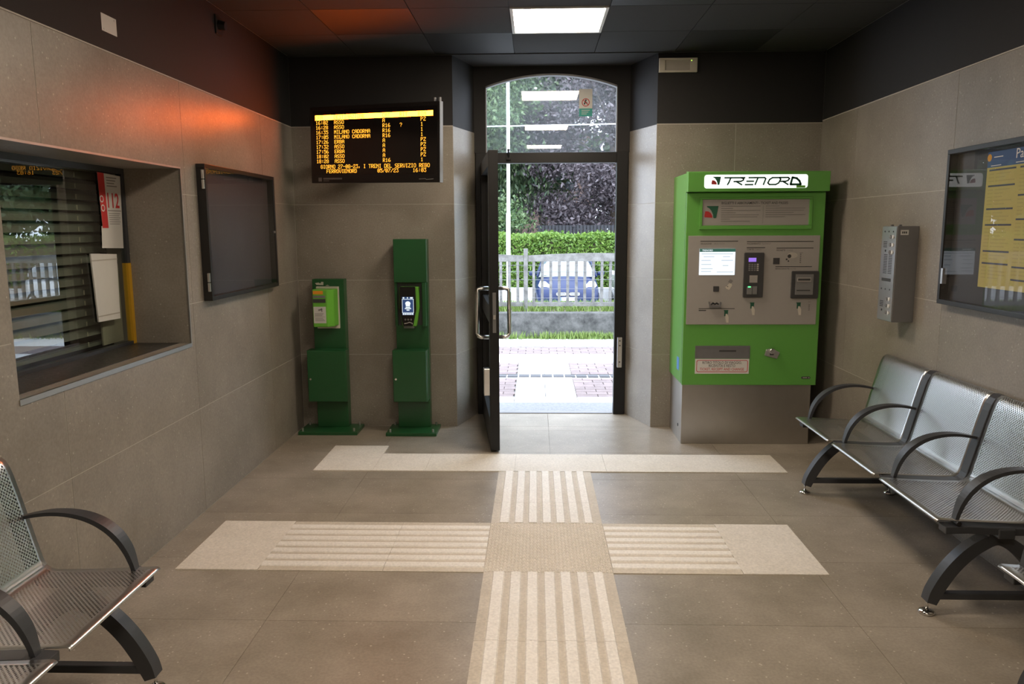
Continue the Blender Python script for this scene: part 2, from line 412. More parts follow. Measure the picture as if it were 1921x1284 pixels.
# ------------------------------------------------------------------ the room
XL, XR, YB, YD, YR = -1.872, 2.155, 6.022, 6.48, -3.1
ZC, ZT = 2.872, 2.35
TH = 0.0014
ROWS = [0.0, 0.588, 1.18, 1.766, ZT]
WY0, WY1, WZ0, WZ1 = 2.68, 4.09, 0.965, 1.90        # ticket window opening
JL0, JR0 = -0.627, 0.918                            # door recess, room side
JL1, JR1 = -0.49, 0.757                             # door recess, door side

def tile_wall(parent, fr, us, vs_, hole=None, name='wall_tile', mat='wall_stone', gap=0.004, th=TH, u_lim=None, top=None):
    for i in range(len(us) - 1):
        for j in range(len(vs_) - 1):
            u0, u1, v0, v1 = us[i] + gap/2, us[i+1] - gap/2, vs_[j] + gap/2, vs_[j+1] - gap/2
            if u1 - u0 < 0.01: continue
            rects = [(u0, u1, v0, v1)]
            if hole:
                h0, h1, k0, k1 = hole
                if not (u1 <= h0 or u0 >= h1 or v1 <= k0 or v0 >= k1):
                    rects = []
                    if v0 < k0: rects.append((u0, u1, v0, k0))
                    if v1 > k1: rects.append((u0, u1, k1, v1))
                    m0, m1 = max(v0, k0), min(v1, k1)
                    if u0 < h0: rects.append((u0, h0, m0, m1))
                    if u1 > h1: rects.append((h1, u1, m0, m1))
            if not rects: continue
            mb = MB()
            for r in rects: mb.rect(fr, r[0], r[1], r[2], r[3], 0.0, th)
            mb.build(name, mat, parent)

# floor
mb = MB(); mb.box(XL-0.02, XR+0.02, YR, YB+0.02, -0.12, -0.010); mb.box(JL0-0.02, JR0+0.02, YB, 6.56, -0.12, -0.010)
floor = tag(mb.build('floor', 'floor_grout'), 'brown grey stoneware slab floor of the waiting room', kind='structure')
XJ = [XL, -1.10, 0.105, 1.297, XR]
YJ = [YR] + [6.5 - 0.598 * k for k in range(16, 0, -1)]
YJ = [y for y in YJ if y >= YR and y < YB - 0.05] + [YB]
YJ = sorted(set([round(y, 4) for y in YJ]))
for i in range(4):
    for j in range(len(YJ) - 1):
        g = 0.0008
        if YJ[j+1] - YJ[j] < 0.02: continue
        MB().box(XJ[i]+g, XJ[i+1]-g, YJ[j]+g, YJ[j+1]-g, -0.010, 0.0).build('floor_tile', 'floor_stone', floor)
for x0, x1 in ((JL0-0.01, 0.105), (0.105, JR0+0.01)):
    MB().box(x0+0.0012, x1-0.0012, YB+0.0012, 6.555, -0.010, 0.0).build('floor_tile', 'floor_stone', floor)

# left wall with the ticket window opening
mb = MB()
xb = -2.30
for (y0, y1, z0, z1) in ((YR, WY0, 0, ZC), (WY1, YB+0.5, 0, ZC), (WY0, WY1, 0, WZ0), (WY0, WY1, WZ1, ZC)):
    mb.box(xb, XL - TH, y0, y1, z0 - (0.1 if z0 == 0 else 0), z1 + (0.1 if z1 == ZC else (-0.02 if z1 == WZ0 else 0)))
wall_left = tag(mb.build('wall_left', 'wall_grout'), 'stone tiled left wall with the ticket window', kind='structure')
YT = [YR] + [5.34 - 1.2*k for k in range(7, -1, -1) if 5.34 - 1.2*k > YR + 0.05] + [YB]
tile_wall(wall_left, frame_left(XL - TH), YT, ROWS, hole=(WY0, WY1, WZ0, WZ1))
tag(MB().box(XL-TH, XL-TH+0.001, YR, YB, ZT, ZC).build('painted_band', 'dark_paint', wall_left), 'dark painted band above the tiles')
# right wall
ROWS_R = [0.0, 0.588, 1.18, 1.768, 2.364]
wall_right = tag(MB().box(XR+TH, XR+0.3, YR, YB+0.5, -0.1, ZC+0.1).build('wall_right', 'wall_grout'), 'stone tiled right wall behind the bench', kind='structure')
tile_wall(wall_right, frame_right(XR + TH), [-y for y in ([YR] + [5.385 - 1.25*k for k in range(6, -1, -1)] + [YB])][::-1], ROWS_R)
tag(MB().box(XR+TH-0.001, XR+TH, YR, YB, ROWS_R[-1], ZC).build('painted_band', 'dark_paint', wall_right), 'dark painted band above the tiles')
# back wall, left and right of the door recess (thick masonry with splayed sides)
mb = MB()
fu = frame_up(0)
mb.prism([(XL-0.3, YB+TH), (JL0-TH*0.6, YB+TH), (JL1-TH, YD), (JL1-TH, 6.6), (XL-0.3, 6.6)], fu, -0.1, ZC+0.1)
mb.prism([(XR+0.3, YB+TH), (JR0+TH*0.6, YB+TH), (JR1+TH, YD), (JR1+TH, 6.6), (XR+0.3, 6.6)], fu, -0.1, ZC+0.1)
mb.box(JL1-TH, JR1+TH, 6.46, 6.6, 2.875, ZC+0.1)
wall_back = tag(mb.build('wall_back', 'wall_grout'), 'stone tiled end wall around the recessed street door', kind='structure')
fb = frame_front(YB + TH)
tile_wall(wall_back, fb, [XL, JL0], ROWS)
tile_wall(wall_back, fb, [JR0, 1.51, XR], ROWS)
tag(MB().rect(fb, XL, JL0, ZT, ZC, 0, 0.001).build('painted_band', 'dark_paint', wall_back), 'dark painted band above the tiles')
tag(MB().rect(fb, JR0, XR, ZT, ZC, 0, 0.001).build('painted_band', 'dark_paint', wall_back), 'dark painted band above the tiles')
for sgn, xa, xb_ in ((1, JL0, JL1), (-1, JR0, JR1)):
    d = V((xb_ - xa, YD - YB, 0)); L = d.length; d.normalize()
    nrm = V((d.y, -d.x, 0)) * sgn
    if sgn == 1: fr = (V((xa, YB, 0)) - nrm*TH, d, V((0,0,1)), nrm)
    else: fr = (V((xa, YB, 0)) - nrm*TH, d, V((0,0,1)), nrm)
    tile_wall(wall_back, fr, [0.0, L], ROWS, gap=0.003)
    tag(MB().rect(fr, 0, L, ZT, ZC, 0, 0.001).build('painted_band', 'dark_paint', wall_back), 'dark painted band above the tiles')
MB().box(XL-TH, XL+0.002, YR, YB, ZT, ZT+0.006).build('edge_profile', 'wall_grout', wall_left)
MB().box(XR-0.002, XR+TH, YR, YB, ROWS_R[-1], ROWS_R[-1]+0.006).build('edge_profile', 'wall_grout', wall_right)
for a, b in ((XL, JL0), (JR0, XR)): MB().rect(fb, a, b, ZT, ZT+0.005, 0, TH+0.002).build('edge_profile', 'wall_grout', wall_back)
# rear wall behind the viewer
wall_rear = tag(MB().box(XL-0.3, XR+0.3, YR-0.3, YR-TH, -0.1, ZC+0.1).build('wall_rear', 'wall_grout'), 'stone tiled wall at the other end of the room', kind='structure')
fr_rear = (V((0, YR-TH, 0)), V((-1,0,0)), V((0,0,1)), V((0,1,0)))
tile_wall(wall_rear, fr_rear, [-XR, -1.2, 0.0, 1.2, -XL], ROWS)
tag(MB().rect(fr_rear, -XR, -XL, ZT, ZC, 0, 0.001).build('painted_band', 'dark_paint', wall_rear), 'dark painted band above the tiles')

# ceiling of square panels
ceiling = tag(MB().box(XL-0.3, XR+0.3, YR-0.3, 6.6, ZC+0.012, ZC+0.2).build('ceiling', 'ceiling_grid'), 'dark suspended ceiling of square metal panels', kind='structure')
CX = [XL, -1.345, -0.75, -0.155, 0.440, 1.035, 1.630, XR]
CY = [YB] + [5.39 - 0.605*k for k in range(0, 15)]
CY = [y for y in CY if y > YR] + [YR]
LIGHT_ROWS = (1, 5, 9, 13)  # last row is an unseen panel, added to even out the room light
dark_tiles = {(1, 1), (5, 0), (2, 0), (4, 2), (1, 3), (5, 4)}
light_cells = []
for i in range(len(CX) - 1):
    for j in range(len(CY) - 1):
        if i == 3 and j in LIGHT_ROWS: light_cells.append((i, j)); continue
        MB().box(CX[i]+0.0025, CX[i+1]-0.0025, CY[j+1]+0.0025, CY[j]-0.0025, ZC, ZC+0.012).build('ceiling_tile', 'ceiling_dark' if (i, j) in dark_tiles else 'ceiling_grey', ceiling)
MB().prism([(JL0, YB), (JR0, YB), (JR1, YD), (JL1, YD)], frame_up(0), ZC-0.004, ZC+0.012).build('soffit', 'ceiling_grey', ceiling)
# edge profiles where the ceiling meets the walls
trim = tag(MB().box(XL, XR, YB-0.018, YB-0.002, ZC-0.006, ZC-0.0005).build('trim_1', 'ceiling_grey'), 'thin grey metal edge profile between ceiling and end wall', kind='structure')
NL = ['square white light panel in the dark ceiling before the door', 'square white ceiling light panel, second from the street door', 'square white ceiling light panel, third from the street door', 'added fill light panel in the unseen ceiling, farthest from the street door']
for k, (i, j) in enumerate(sorted(light_cells, key=lambda c: c[1])):
    x0, x1, y0, y1 = CX[i], CX[i+1], CY[j+1], CY[j]
    t = thing('ceiling_light', ((x0+x1)/2, (y0+y1)/2, ZC-0.008), NL[k], 'light', 'ceiling light panels')
    mb = MB(); w = 0.022
    for a in ((x0+0.003, x1-0.003, y0+0.003, y0+w), (x0+0.003, x1-0.003, y1-w, y1-0.003), (x0+0.003, x0+w, y0+w, y1-w), (x1-w, x1-0.003, y0+w, y1-w)):
        mb.box(a[0], a[1], a[2], a[3], ZC-0.008, ZC+0.012)
    mb.build('frame', 'white_plastic', t)
    MB().box(x0+w, x1-w, y0+w, y1-w, ZC-0.004, ZC+0.006).build('diffuser', 'lamp_diffuser', t)

# ------------------------------------------------------------------ tactile guide path
guide = thing('tactile_path', (0.06, 3.6, 0.0), 'cream tactile guide path forming a cross on the floor', 'tactile paving')
TZ = 0.004; RZ = 0.0085
PX0, PX1 = -0.240, 0.360
RIB = [(-0.196, -0.141), (-0.115, -0.064), (-0.039, 0.012), (0.038, 0.089), (0.112, 0.163), (0.188, 0.239), (0.264, 0.313)]
def ribbed_tile(x0, x1, y0, y1, along):
    t = MB().box(x0+0.0008, x1-0.0008, y0+0.0008, y1-0.0008, 0.0, TZ).build('ribbed_tile', 'tactile_cream', guide)
    for a, b in RIB:
        mb = MB(); c = 0.005
        if along == 'Y': q = [(a, y0+0.001), (b, y0+0.001), (b, y1-0.001), (a, y1-0.001)]; i = [(a+c, y0+0.001), (b-c, y0+0.001), (b-c, y1-0.001), (a+c, y1-0.001)]
        else:
            s0, s1 = a - PX0 + 3.366, b - PX0 + 3.366
            q = [(x0+0.001, s0), (x1-0.001, s0), (x1-0.001, s1), (x0+0.001, s1)]; i = [(x0+0.001, s0+c), (x1-0.001, s0+c), (x1-0.001, s1-c), (x0+0.001, s1-c)]
        mb.add([(p[0], p[1], TZ) for p in q] + [(p[0], p[1], RZ) for p in i], [(4,5,6,7),(0,1,5,4),(1,2,6,5),(2,3,7,6),(3,0,4,7),(3,2,1,0)])
        mb.build('ridge', 'tactile_ridge', t)
ys = [4.854, 4.275, 3.966]
for a, b in zip(ys[1:], ys[:-1]): ribbed_tile(PX0, PX1, a, b, 'Y')
y = 3.366
while y > -2.4: ribbed_tile(PX0, PX1, y - 0.6, y, 'Y'); y -= 0.6
for a, b in ((-1.30, -0.712), (-0.712, PX0), (PX1, 0.956)): ribbed_tile(a, b, 3.366, 3.966, 'X')
t = MB().box(PX0+0.0008, PX1-0.0008, 3.3668, 3.9652, 0.0, TZ).build('knobbed_tile', 'tactile_cream', guide)
mb = MB(); nn = 34; st = 0.6 / nn; ox, oy = PX0, 3.366
for i in range(nn):
    for j in range(nn):
        cx, cy = ox + (i+0.5)*st, oy + (j+0.5)*st
        w, h = (0.0080, 0.0045) if (i + j) % 2 else (0.0045, 0.0080)
        mb.add([(cx-w,cy-h,TZ),(cx+w,cy-h,TZ),(cx+w,cy+h,TZ),(cx-w,cy+h,TZ),(cx-w*.6,cy-h*.6,TZ+.003),(cx+w*.6,cy-h*.6,TZ+.003),(cx+w*.6,cy+h*.6,TZ+.003),(cx-w*.6,cy+h*.6,TZ+.003)],
               [(4,5,6,7),(0,1,5,4),(1,2,6,5),(2,3,7,6),(3,0,4,7)])
tag(mb.build('knob_field', 'tactile_plain', t, recalc=False), kind='stuff')
for x0, x1 in ((-1.690, -1.30), (0.956, 1.345)):
    MB().box(x0+0.0008, x1-0.0008, 3.3668, 3.9652, 0.0, TZ+0.002).build('plain_tile', 'tactile_plain', guide)
strip = thing('threshold_strip', (0.08, 5.05, 0.0), 'plain cream tile strip across the floor in front of the door', 'tactile paving')
for x0, x1, y1 in ((-1.466, -1.072, 5.435), (-1.072, -0.725, 5.24), (-0.725, -0.135, 5.24), (-0.135, 0.465, 5.24), (0.465, 1.635, 5.24)):
    MB().box(x0+0.0008, x1-0.0008, 4.856, y1, 0.0, TZ+0.002).build('plain_tile', 'tactile_plain', strip)

# ------------------------------------------------------------------ door in the recess
door = thing('door_1', (0.13, YD, 0), 'dark metal street door standing open, arched light above', None); door['kind'] = 'structure'
GX0, GX1 = -0.405, 0.664
MB().box(JL1, GX0, 6.44, 6.51, 0, 2.19).build('door_post', 'door_metal', door, bevel=0.003)
MB().box(GX1, JR1, 6.44, 6.51, 0, 2.19).build('door_post', 'door_metal', door, bevel=0.003)
MB().box(GX0, GX1, 6.435, 6.51, 2.105, 2.19).build('transom_rail', 'door_metal', door, bevel=0.004)
SP, AT = 2.712, 2.808      # springing and crown of the arch
R = ((GX1-GX0)**2/4 + (AT-SP)**2) / (2*(AT-SP)); CXa = (GX0+GX1)/2; CZa = AT - R
def arch(x, r=R): return CZa + math.sqrt(max(0, r*r - (x-CXa)**2))
mb = MB(); N = 24; ff = frame_front(6.51)
mb.rect(ff, JL1-0.01, GX0, 2.19, 2.872, 0, 0.06); mb.rect(ff, GX1, JR1+0.01, 2.19, 2.872, 0, 0.06)
for i in range(N):
    a, b = GX0 + (GX1-GX0)*i/N, GX0 + (GX1-GX0)*(i+1)/N
    mb.prism([(a, arch(a)), (b, arch(b)), (b, 2.872), (a, 2.872)], ff, 0, 0.06)
mb.build('arch_surround', 'dark_paint', door)
mb = MB(); w = 0.014
for i in range(N):
    a, b = GX0 + (GX1-GX0)*i/N, GX0 + (GX1-GX0)*(i+1)/N
    mb.prism([(a, arch(a)-w), (b, arch(b)-w), (b, arch(b)), (a, arch(a))], ff, 0.01, 0.068)
mb.rect(ff, GX0, GX0+w*0.6, 2.19, SP, 0.01, 0.068); mb.rect(ff, GX1-w*0.6, GX1, 2.19, SP, 0.01, 0.068)
mb.build('arch_frame', 'grey_metal', door)
mb = MB(); pts = [(GX0, 2.188), (GX1, 2.188)] + [(GX1 - (GX1-GX0)*i/N, arch(GX1 - (GX1-GX0)*i/N)) for i in range(N+1)]
mb.add([(p[0], 6.475, p[1]) for p in pts], [list(range(len(pts)))])
mb.build('transom_pane', 'pane_glass', door)
MB().box(0.688, 0.728, 6.405, 6.44, 0.412, 0.668).build('strike_box', 'steel', door, bevel=0.004)
mb = MB()
for z in (0.46, 0.60, 0.64): mb.disc(frame_front(6.405), 0.708, z, 0.006, 0, 0.002)
mb.build('screw', 'ink', door)
mb = MB()
mb.box(-0.235, -0.20, 6.41, 6.436, 2.13, 2.17); mb.tube([(-0.218, 6.42, 2.15), (-0.218, 6.40, 2.185), (-0.218, 6.415, 2.21)], 0.012)
mb.build('transom_latch', 'door_metal', door)
mb = MB()
mb.box(-0.41, 0.66, 6.46, 6.52, -0.004, 0.006); mb.build('sill_bar', 'grey_metal', door)

# open leaf, hinged on the left
lf = bpy.data.objects.new('door_leaf', None); col.objects.link(lf); lf.parent = door
lf.location = V((-0.418, 6.435, 0)) - BASE[door.name]
lf.rotation_euler = (0, 0, math.atan2(-1.145, 0.135)); BASE[lf.name] = V((0,0,0))
tag(lf, 'dark metal door leaf swung into the room')
# local x along the leaf (0..1.15), local y thickness (left face = -y after rotation: +y is towards +X)
LT = 0.032
mb = MB()
mb.box(0, 0.10, -LT, LT, 0.014, 2.10); mb.box(1.05, 1.15, -LT, LT, 0.014, 2.10)
mb.box(0.10, 1.05, -LT, LT, 0.014, 0.22); mb.box(0.10, 1.05, -LT, LT, 2.0, 2.10); mb.box(0.10, 1.05, -LT, LT, 0.92, 1.04)
mb.build('leaf_frame', 'door_metal', lf, bevel=0.002)
for z0, z1 in ((0.22, 0.92), (1.04, 2.0)):
    MB().add([(0.10, 0, z0), (1.05, 0, z0), (1.05, 0, z1), (0.10, 0, z1)], [(0,1,2,3)]).build('leaf_pane', 'leaf_glass', lf)
for sg in (-1, 1):
    p = []
    y0, y1 = sg*LT, sg*(LT+0.082)
    zt, zb = 1.160, 0.812; rr = 0.028
    p = [(1.02, y0, zt), (1.02, y1-sg*rr, zt), (1.02, y1-sg*rr*0.3, zt-rr*0.3), (1.02, y1, zt-rr), (1.02, y1, zb+rr), (1.02, y1-sg*rr*0.3, zb+rr*0.3), (1.02, y1-sg*rr, zb), (1.02, y0, zb)]
    mb = MB().tube(p, 0.0145, n=12)
    tag(mb.build('pull_handle', 'steel', lf, smooth=True), 'brushed steel D-shaped pull handle')
MB().box(1.07, 1.135, -LT-0.044, -LT, 0.412, 0.604).build('lock_case', 'steel', lf, bevel=0.004)
mb = MB()
mb.box(1.150, 1.153, -0.012, 0.012, 0.86, 1.14); mb.build('latch_plate', 'grey_metal', lf)
mb = MB().box(1.152, 1.158, -0.008, 0.008, 0.955, 0.985); mb.build('latch_bolt', 'steel', lf)
for z in (0.25, 1.0, 1.85): MB().tube([(-0.004, 0.034, z-0.05), (-0.004, 0.034, z+0.05)], 0.011).build('hinge', 'door_metal', lf)

# sticker on the arched pane
st = thing('door_sticker', (0.405, 6.472, 2.48), 'white and teal no-dogs sticker on the arched pane', 'sticker')
fs = frame_front(6.4735)
sx0, sx1, sz0, sz1 = 0.355, 0.462, 2.476, 2.690
MB().rect(fs, sx0, sx1, sz0, sz1, 0, 0.0008).build('sheet', 'white_plastic', st)
MB().rect(fs, sx0, sx1, sz0, sz0+0.062, 0.0010, 0.0014).build('teal_panel', 'teal', st)
mb = MB().ring(fs, 0.4085, 2.585, 0.026, 0.032, 0.0010, 0.0014)
mb.build('prohibition_ring', 'sign_red', st)
mb = MB(); mb.stroke([(0.398, 2.572), (0.404, 2.587), (0.4085, 2.600)], 0.011, fs, 0.0010, 0.0014); mb.stroke([(0.404, 2.587), (0.417, 2.583), (0.420, 2.571)], 0.007, fs, 0.0010, 0.0014); mb.disc(fs, 0.410, 2.602, 0.0065, 0.0010, 0.0014, n=10)
mb.build('dog_mark', 'ink', st)
MB().stroke([(0.388, 2.605), (0.429, 2.565)], 0.005, fs, 0.0015, 0.0018).build('slash', 'sign_red', st)
mb = MB()
for k in range(3): mb.rect(fs, sx0+0.02, sx1-0.02-0.012*k, sz0+0.045-0.014*k, sz0+0.049-0.014*k, 0.0015, 0.0018)
mb.build('print_line', 'white_plastic', st)

# ------------------------------------------------------------------ ticket window
win = thing('window_1', (-2.03, 3.385, WZ0), 'deep ticket window opening in the left wall', None); win['kind'] = 'structure'
XG = -2.185
mb = MB().box(XG-0.03, XL-0.001, WY1-0.001, WY1+0.012, WZ0, WZ1); mb.build('reveal_slab', 'wall_stone', win)
mb = MB().box(XG-0.03, XL-0.001, WY0-0.012, WY0+0.001, WZ0, WZ1); mb.build('reveal_slab', 'wall_stone', win)
mb = MB().box(XG-0.03, XL-0.001, WY0, WY1, WZ1-0.001, WZ1+0.012); mb.build('reveal_slab', 'wall_stone', win)
tag(MB().box(XG-0.03, XL-0.065, WY0, WY1, WZ0-0.02, WZ0+0.006).build('sill', 'granite', win, bevel=0.002), 'dark granite counter sill')
MB().box(XL-0.065, XL-0.008, WY0, WY1, WZ0-0.02, WZ0+0.004).build('sill_lip', 'wall_stone', win)
MB().box(XL-0.008, XL+0.004, WY0-0.004, WY1+0.004, WZ0-0.016, WZ0+0.005).build('sill_edging', 'brushed_steel', win)
mb = MB(); e = 0.004
mb.box(XL-0.006, XL+0.003, WY0-0.004, WY1+0.004, WZ1-0.003, WZ1+0.006); mb.box(XL-0.006, XL+0.003, WY1-0.003, WY1+0.005, WZ0, WZ1)
mb.build('corner_profile', 'brushed_steel', win)
mb = MB(); mb.box(XG-0.02, XG+0.012, WY0, WY1-0.0, WZ0+0.004, WZ0+0.022); mb.box(XG-0.02, XG+0.012, WY0, WY1, WZ1-0.03, WZ1); mb.box(XG-0.02, XG+0.012, WY0, WY0+0.03, WZ0, WZ1)
mb.build('window_frame', 'anthracite', win)
mb = MB().box(XG-0.02, XG+0.014, WY1-0.030, WY1-0.002, WZ0+0.004, 1.405); tag(mb.build('yellow_jamb', 'yellow_strip', win), 'yellow strip at the edge of the pane')
mb = MB().box(XG-0.02, XG+0.012, WY1-0.030, WY1-0.002, 1.405, WZ1-0.03); mb.build('dark_jamb', 'anthracite', win)
mb = MB().add([(XG, WY0+0.02, WZ0+0.02), (XG, WY1-0.02, WZ0+0.02), (XG, WY1-0.02, WZ1-0.02), (XG, WY0+0.02, WZ1-0.02)], [(0,1,2,3)])
mb.build('pane', 'counter_glass', win)
# unlit office behind
mb = MB(); X2 = -3.3
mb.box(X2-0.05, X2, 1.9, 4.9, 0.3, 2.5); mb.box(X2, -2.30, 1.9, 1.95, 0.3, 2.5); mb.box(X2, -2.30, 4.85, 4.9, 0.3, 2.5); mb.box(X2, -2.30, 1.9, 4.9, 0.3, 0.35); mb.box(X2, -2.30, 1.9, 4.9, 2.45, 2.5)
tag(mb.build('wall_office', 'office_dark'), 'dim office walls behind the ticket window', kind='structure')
bl = thing('venetian_blind', (-2.262, 3.36, 1.0), 'lowered grey venetian blind behind the ticket window pane', 'blind')
zz = 1.855
while zz > 1.03:
    a = math.radians(52); dx, dz = 0.030*math.cos(a), 0.030*math.sin(a)
    MB().add([(-2.262+dx, 2.72, zz-dz), (-2.262+dx, 3.985, zz-dz), (-2.262+0.004, 3.985, zz+0.006), (-2.262+0.004, 2.72, zz+0.006), (-2.262-dx, 2.72, zz+dz), (-2.262-dx, 3.985, zz+dz)], [(0,1,2,3), (3,2,5,4)]).build('slat', 'slat_grey', bl, recalc=False)
    zz -= 0.052
MB().box(-2.29, -2.232, 2.71, 3.99, 1.872, 1.898).build('head_rail', 'slat_grey', bl)
MB().box(-2.28, -2.245, 2.71, 3.99, 0.995, 1.012).build('bottom_rail', 'slat_grey', bl)
mb = MB()
for y in (2.95, 3.74):
    for k in range(17): mb.box(-2.2335, -2.2320, y-0.004, y+0.004, 1.835-0.052*k, 1.857-0.052*k)
mb.build('ladder_cord', 'pale_board', bl)
mb = MB().box(-2.232, -2.224, 3.86, 4.055, 0.99, 1.40); tag(mb.build('backing_board', 'pale_board'), 'pale cream board standing behind the hanging paper', 'board')
# 112 notice and blank sheets, taped to the room side of the pane
fl = frame_left(XG + 0.003)
n1 = thing('emergency_notice', (XG+0.003, 3.95, 1.59), 'red and white 112 emergency notice taped to ticket window', 'notice')
MB().prism([(3.846, 1.866), (4.060, 1.858), (4.046, 1.590), (3.858, 1.590)], fl, 0.0026, 0.0032).build('sheet', 'paper', n1)
MB().prism([(3.846, 1.866), (3.905, 1.864), (3.912, 1.590), (3.858, 1.590)], fl, 0.0034, 0.0038).build('red_stripe', 'sign_red', n1)
mb = MB().text('112', 0.105, fl, 3.906, 1.694, a=0.0042, bold=0.018, stretch=0.80); mb.build('number', 'sign_red', n1)
mb = MB().ring(fl, 3.868, 1.735, 0.012, 0.018, 0.0040, 0.0043, n=16); mb.ring(fl, 3.874, 1.690, 0.012, 0.018, 0.0040, 0.0043, n=16); mb.build('phone_mark', 'paper', n1)
mb = MB()
for k in range(4): mb.rect(fl, 3.925, 4.02-0.012*(k % 3), 1.842-0.014*k, 1.847-0.014*k, 0.0034, 0.0038)
mb.rect(fl, 3.918, 4.044, 1.676, 1.680, 0.0034, 0.0038)
for k in range(6): mb.rect(fl, 3.925, 4.03-0.008*(k % 2), 1.662-0.0105*k, 1.665-0.0105*k, 0.0034, 0.0038)
mb.build('print_line', 'ink_grey', n1)
n2 = MB().prism([(3.852, 1.600), (4.050, 1.596), (4.044, 1.484), (3.842, 1.490)], fl, 0.0008, 0.0014).build('paper_sheet', 'paper')
tag(n2, 'blank white sheet sticking out below the 112 notice', 'paper')
hp = thing('hanging_paper', (XG+0.012, 3.84, 1.12), 'blank white paper pad on ticket window above granite sill', 'paper')
MB().prism([(3.722, 1.466), (3.956, 1.456), (3.944, 1.122), (3.744, 1.126)], frame_left(XG+0.004), 0.002, 0.009).build('sheet', 'paper', hp)
mb = MB().rect(frame_left(XG+0.004), 3.726, 3.955, 1.428, 1.434, 0.0095, 0.0105); mb.rect(frame_left(XG+0.004), 3.744, 3.945, 1.150, 1.156, 0.0095, 0.0105); mb.build('tape_line', 'lens_grey', hp)

# ------------------------------------------------------------------ things on the left wall
def wall_case(name, loc, label, fr, u0, u1, z0, z1, dep, back, glassm):
    t = thing(name, loc, label, 'notice board', None)
    mb = MB(); w = 0.024
    mb.rect(fr, u0, u1, z0, z0+w, 0, dep); mb.rect(fr, u0, u1, z1-w, z1, 0, dep); mb.rect(fr, u0, u0+w, z0+w, z1-w, 0, dep); mb.rect(fr, u1-w, u1, z0+w, z1-w, 0, dep)
    mb.build('frame', 'black_metal', t, bevel=0.002)
    MB().rect(fr, u0+0.01, u1-0.01, z0+0.01, z1-0.01, 0.0, 0.006).build('back_panel', back, t)
    o, r, u, n = fr
    mb = MB().add([o + r*a + u*b + n*(dep-0.004) for a, b in ((u0+0.02, z0+0.02), (u1-0.02, z0+0.02), (u1-0.02, z1-0.02), (u0+0.02, z1-0.02))], [(0,1,2,3)])
    mb.build('pane', glassm, t)
    return t
flw = frame_left(XL)
CY0, CY1, CZ0, CZ1, CD = 4.285, 5.425, 1.180, 1.940, 0.050
lc = wall_case('display_case', (XL+0.02, 4.85, CZ0), 'empty black display case with glass door beside ticket window', flw, CY0, CY1, CZ0, CZ1, CD, 'case_back', 'case_glass')
for zc in (1.855, 1.285):
    mb = MB().box(XL+0.032, XL+0.046, CY0-0.012, CY0+0.001, zc-0.052, zc-0.002); mb.box(XL+0.032, XL+0.046, CY0-0.012, CY0+0.001, zc+0.002, zc+0.052)
    tag(mb.build('hinge', 'steel', lc, bevel=0.002), 'silver hinge', kind='stuff')
MB().disc(flw, CY1-0.035, 1.56, 0.008, CD-0.004, CD+0.003, n=12).build('keyhole', 'steel', lc)
cp = thing('cover_plate', (XL-0.006, 3.495, 2.432), 'small white blank plate high on the dark left wall', 'cover plate')
MB().rect(frame_left(XL-0.009), 3.433, 3.560, 2.434, 2.512, 0, 0.009).build('plate', 'white_plastic', cp, bevel=0.003)
mb = MB().disc(frame_left(XL), 3.452, 2.446, 0.004, 0, 0.002, n=10); mb.disc(frame_left(XL), 3.540, 2.500, 0.004, 0, 0.002, n=10); mb.build('screw', 'steel', cp)
sn = thing('motion_sensor', (XL+0.02, 4.70, 2.715), 'small black sensor high on the dark left wall', 'sensor')
MB().box(XL-0.009, XL+0.01, 4.665, 4.745, 2.715, 2.825).build('base', 'black_metal', sn, bevel=0.004)
MB().tube([(XL+0.01, 4.705, 2.77), (XL+0.05, 4.705, 2.765)], [0.03, 0.024], n=14).build('lens_hood', 'black_metal', sn, smooth=False)

# ------------------------------------------------------------------ LED departure board
FONT = {
'0':'01110 10001 10011 10101 11001 10001 01110','1':'00100 01100 00100 00100 00100 00100 01110','2':'01110 10001 00001 00110 01000 10000 11111','3':'11111 00010 00100 00010 00001 10001 01110',
'4':'00010 00110 01010 10010 11111 00010 00010','5':'11111 10000 11110 00001 00001 10001 01110','6':'00110 01000 10000 11110 10001 10001 01110','7':'11111 00001 00010 00100 01000 01000 01000',
'8':'01110 10001 10001 01110 10001 10001 01110','9':'01110 10001 10001 01111 00001 00010 01100','A':'01110 10001 10001 11111 10001 10001 10001','B':'11110 10001 10001 11110 10001 10001 11110',
'C':'01110 10001 10000 10000 10000 10001 01110','D':'11110 10001 10001 10001 10001 10001 11110','E':'11111 10000 10000 11110 10000 10000 11111','F':'11111 10000 10000 11110 10000 10000 10000',
'G':'01110 10001 10000 10111 10001 10001 01110','I':'01110 00100 00100 00100 00100 00100 01110','L':'10000 10000 10000 10000 10000 10000 11111','M':'10001 11011 10101 10101 10001 10001 10001',
'N':'10001 11001 10101 10011 10001 10001 10001','O':'01110 10001 10001 10001 10001 10001 01110','P':'11110 10001 10001 11110 10000 10000 10000','R':'11110 10001 10001 11110 10100 10010 10001',
'S':'01111 10000 10000 01110 00001 00001 11110','T':'11111 00100 00100 00100 00100 00100 00100','V':'10001 10001 10001 10001 10001 01010 00100','Z':'11111 00001 00010 00100 01000 10000 11111',
':':'00000 00100 00100 00000 00100 00100 00000','-':'00000 00000 00000 11111 00000 00000 00000','/':'00001 00001 00010 00100 01000 10000 10000','.':'00000 00000 00000 00000 00000 01100 01100',
',':'00000 00000 00000 00000 01100 00100 01000','?':'01110 10001 00001 00010 00100 00000 00100',' ':'00000 00000 00000 00000 00000 00000 00000'}
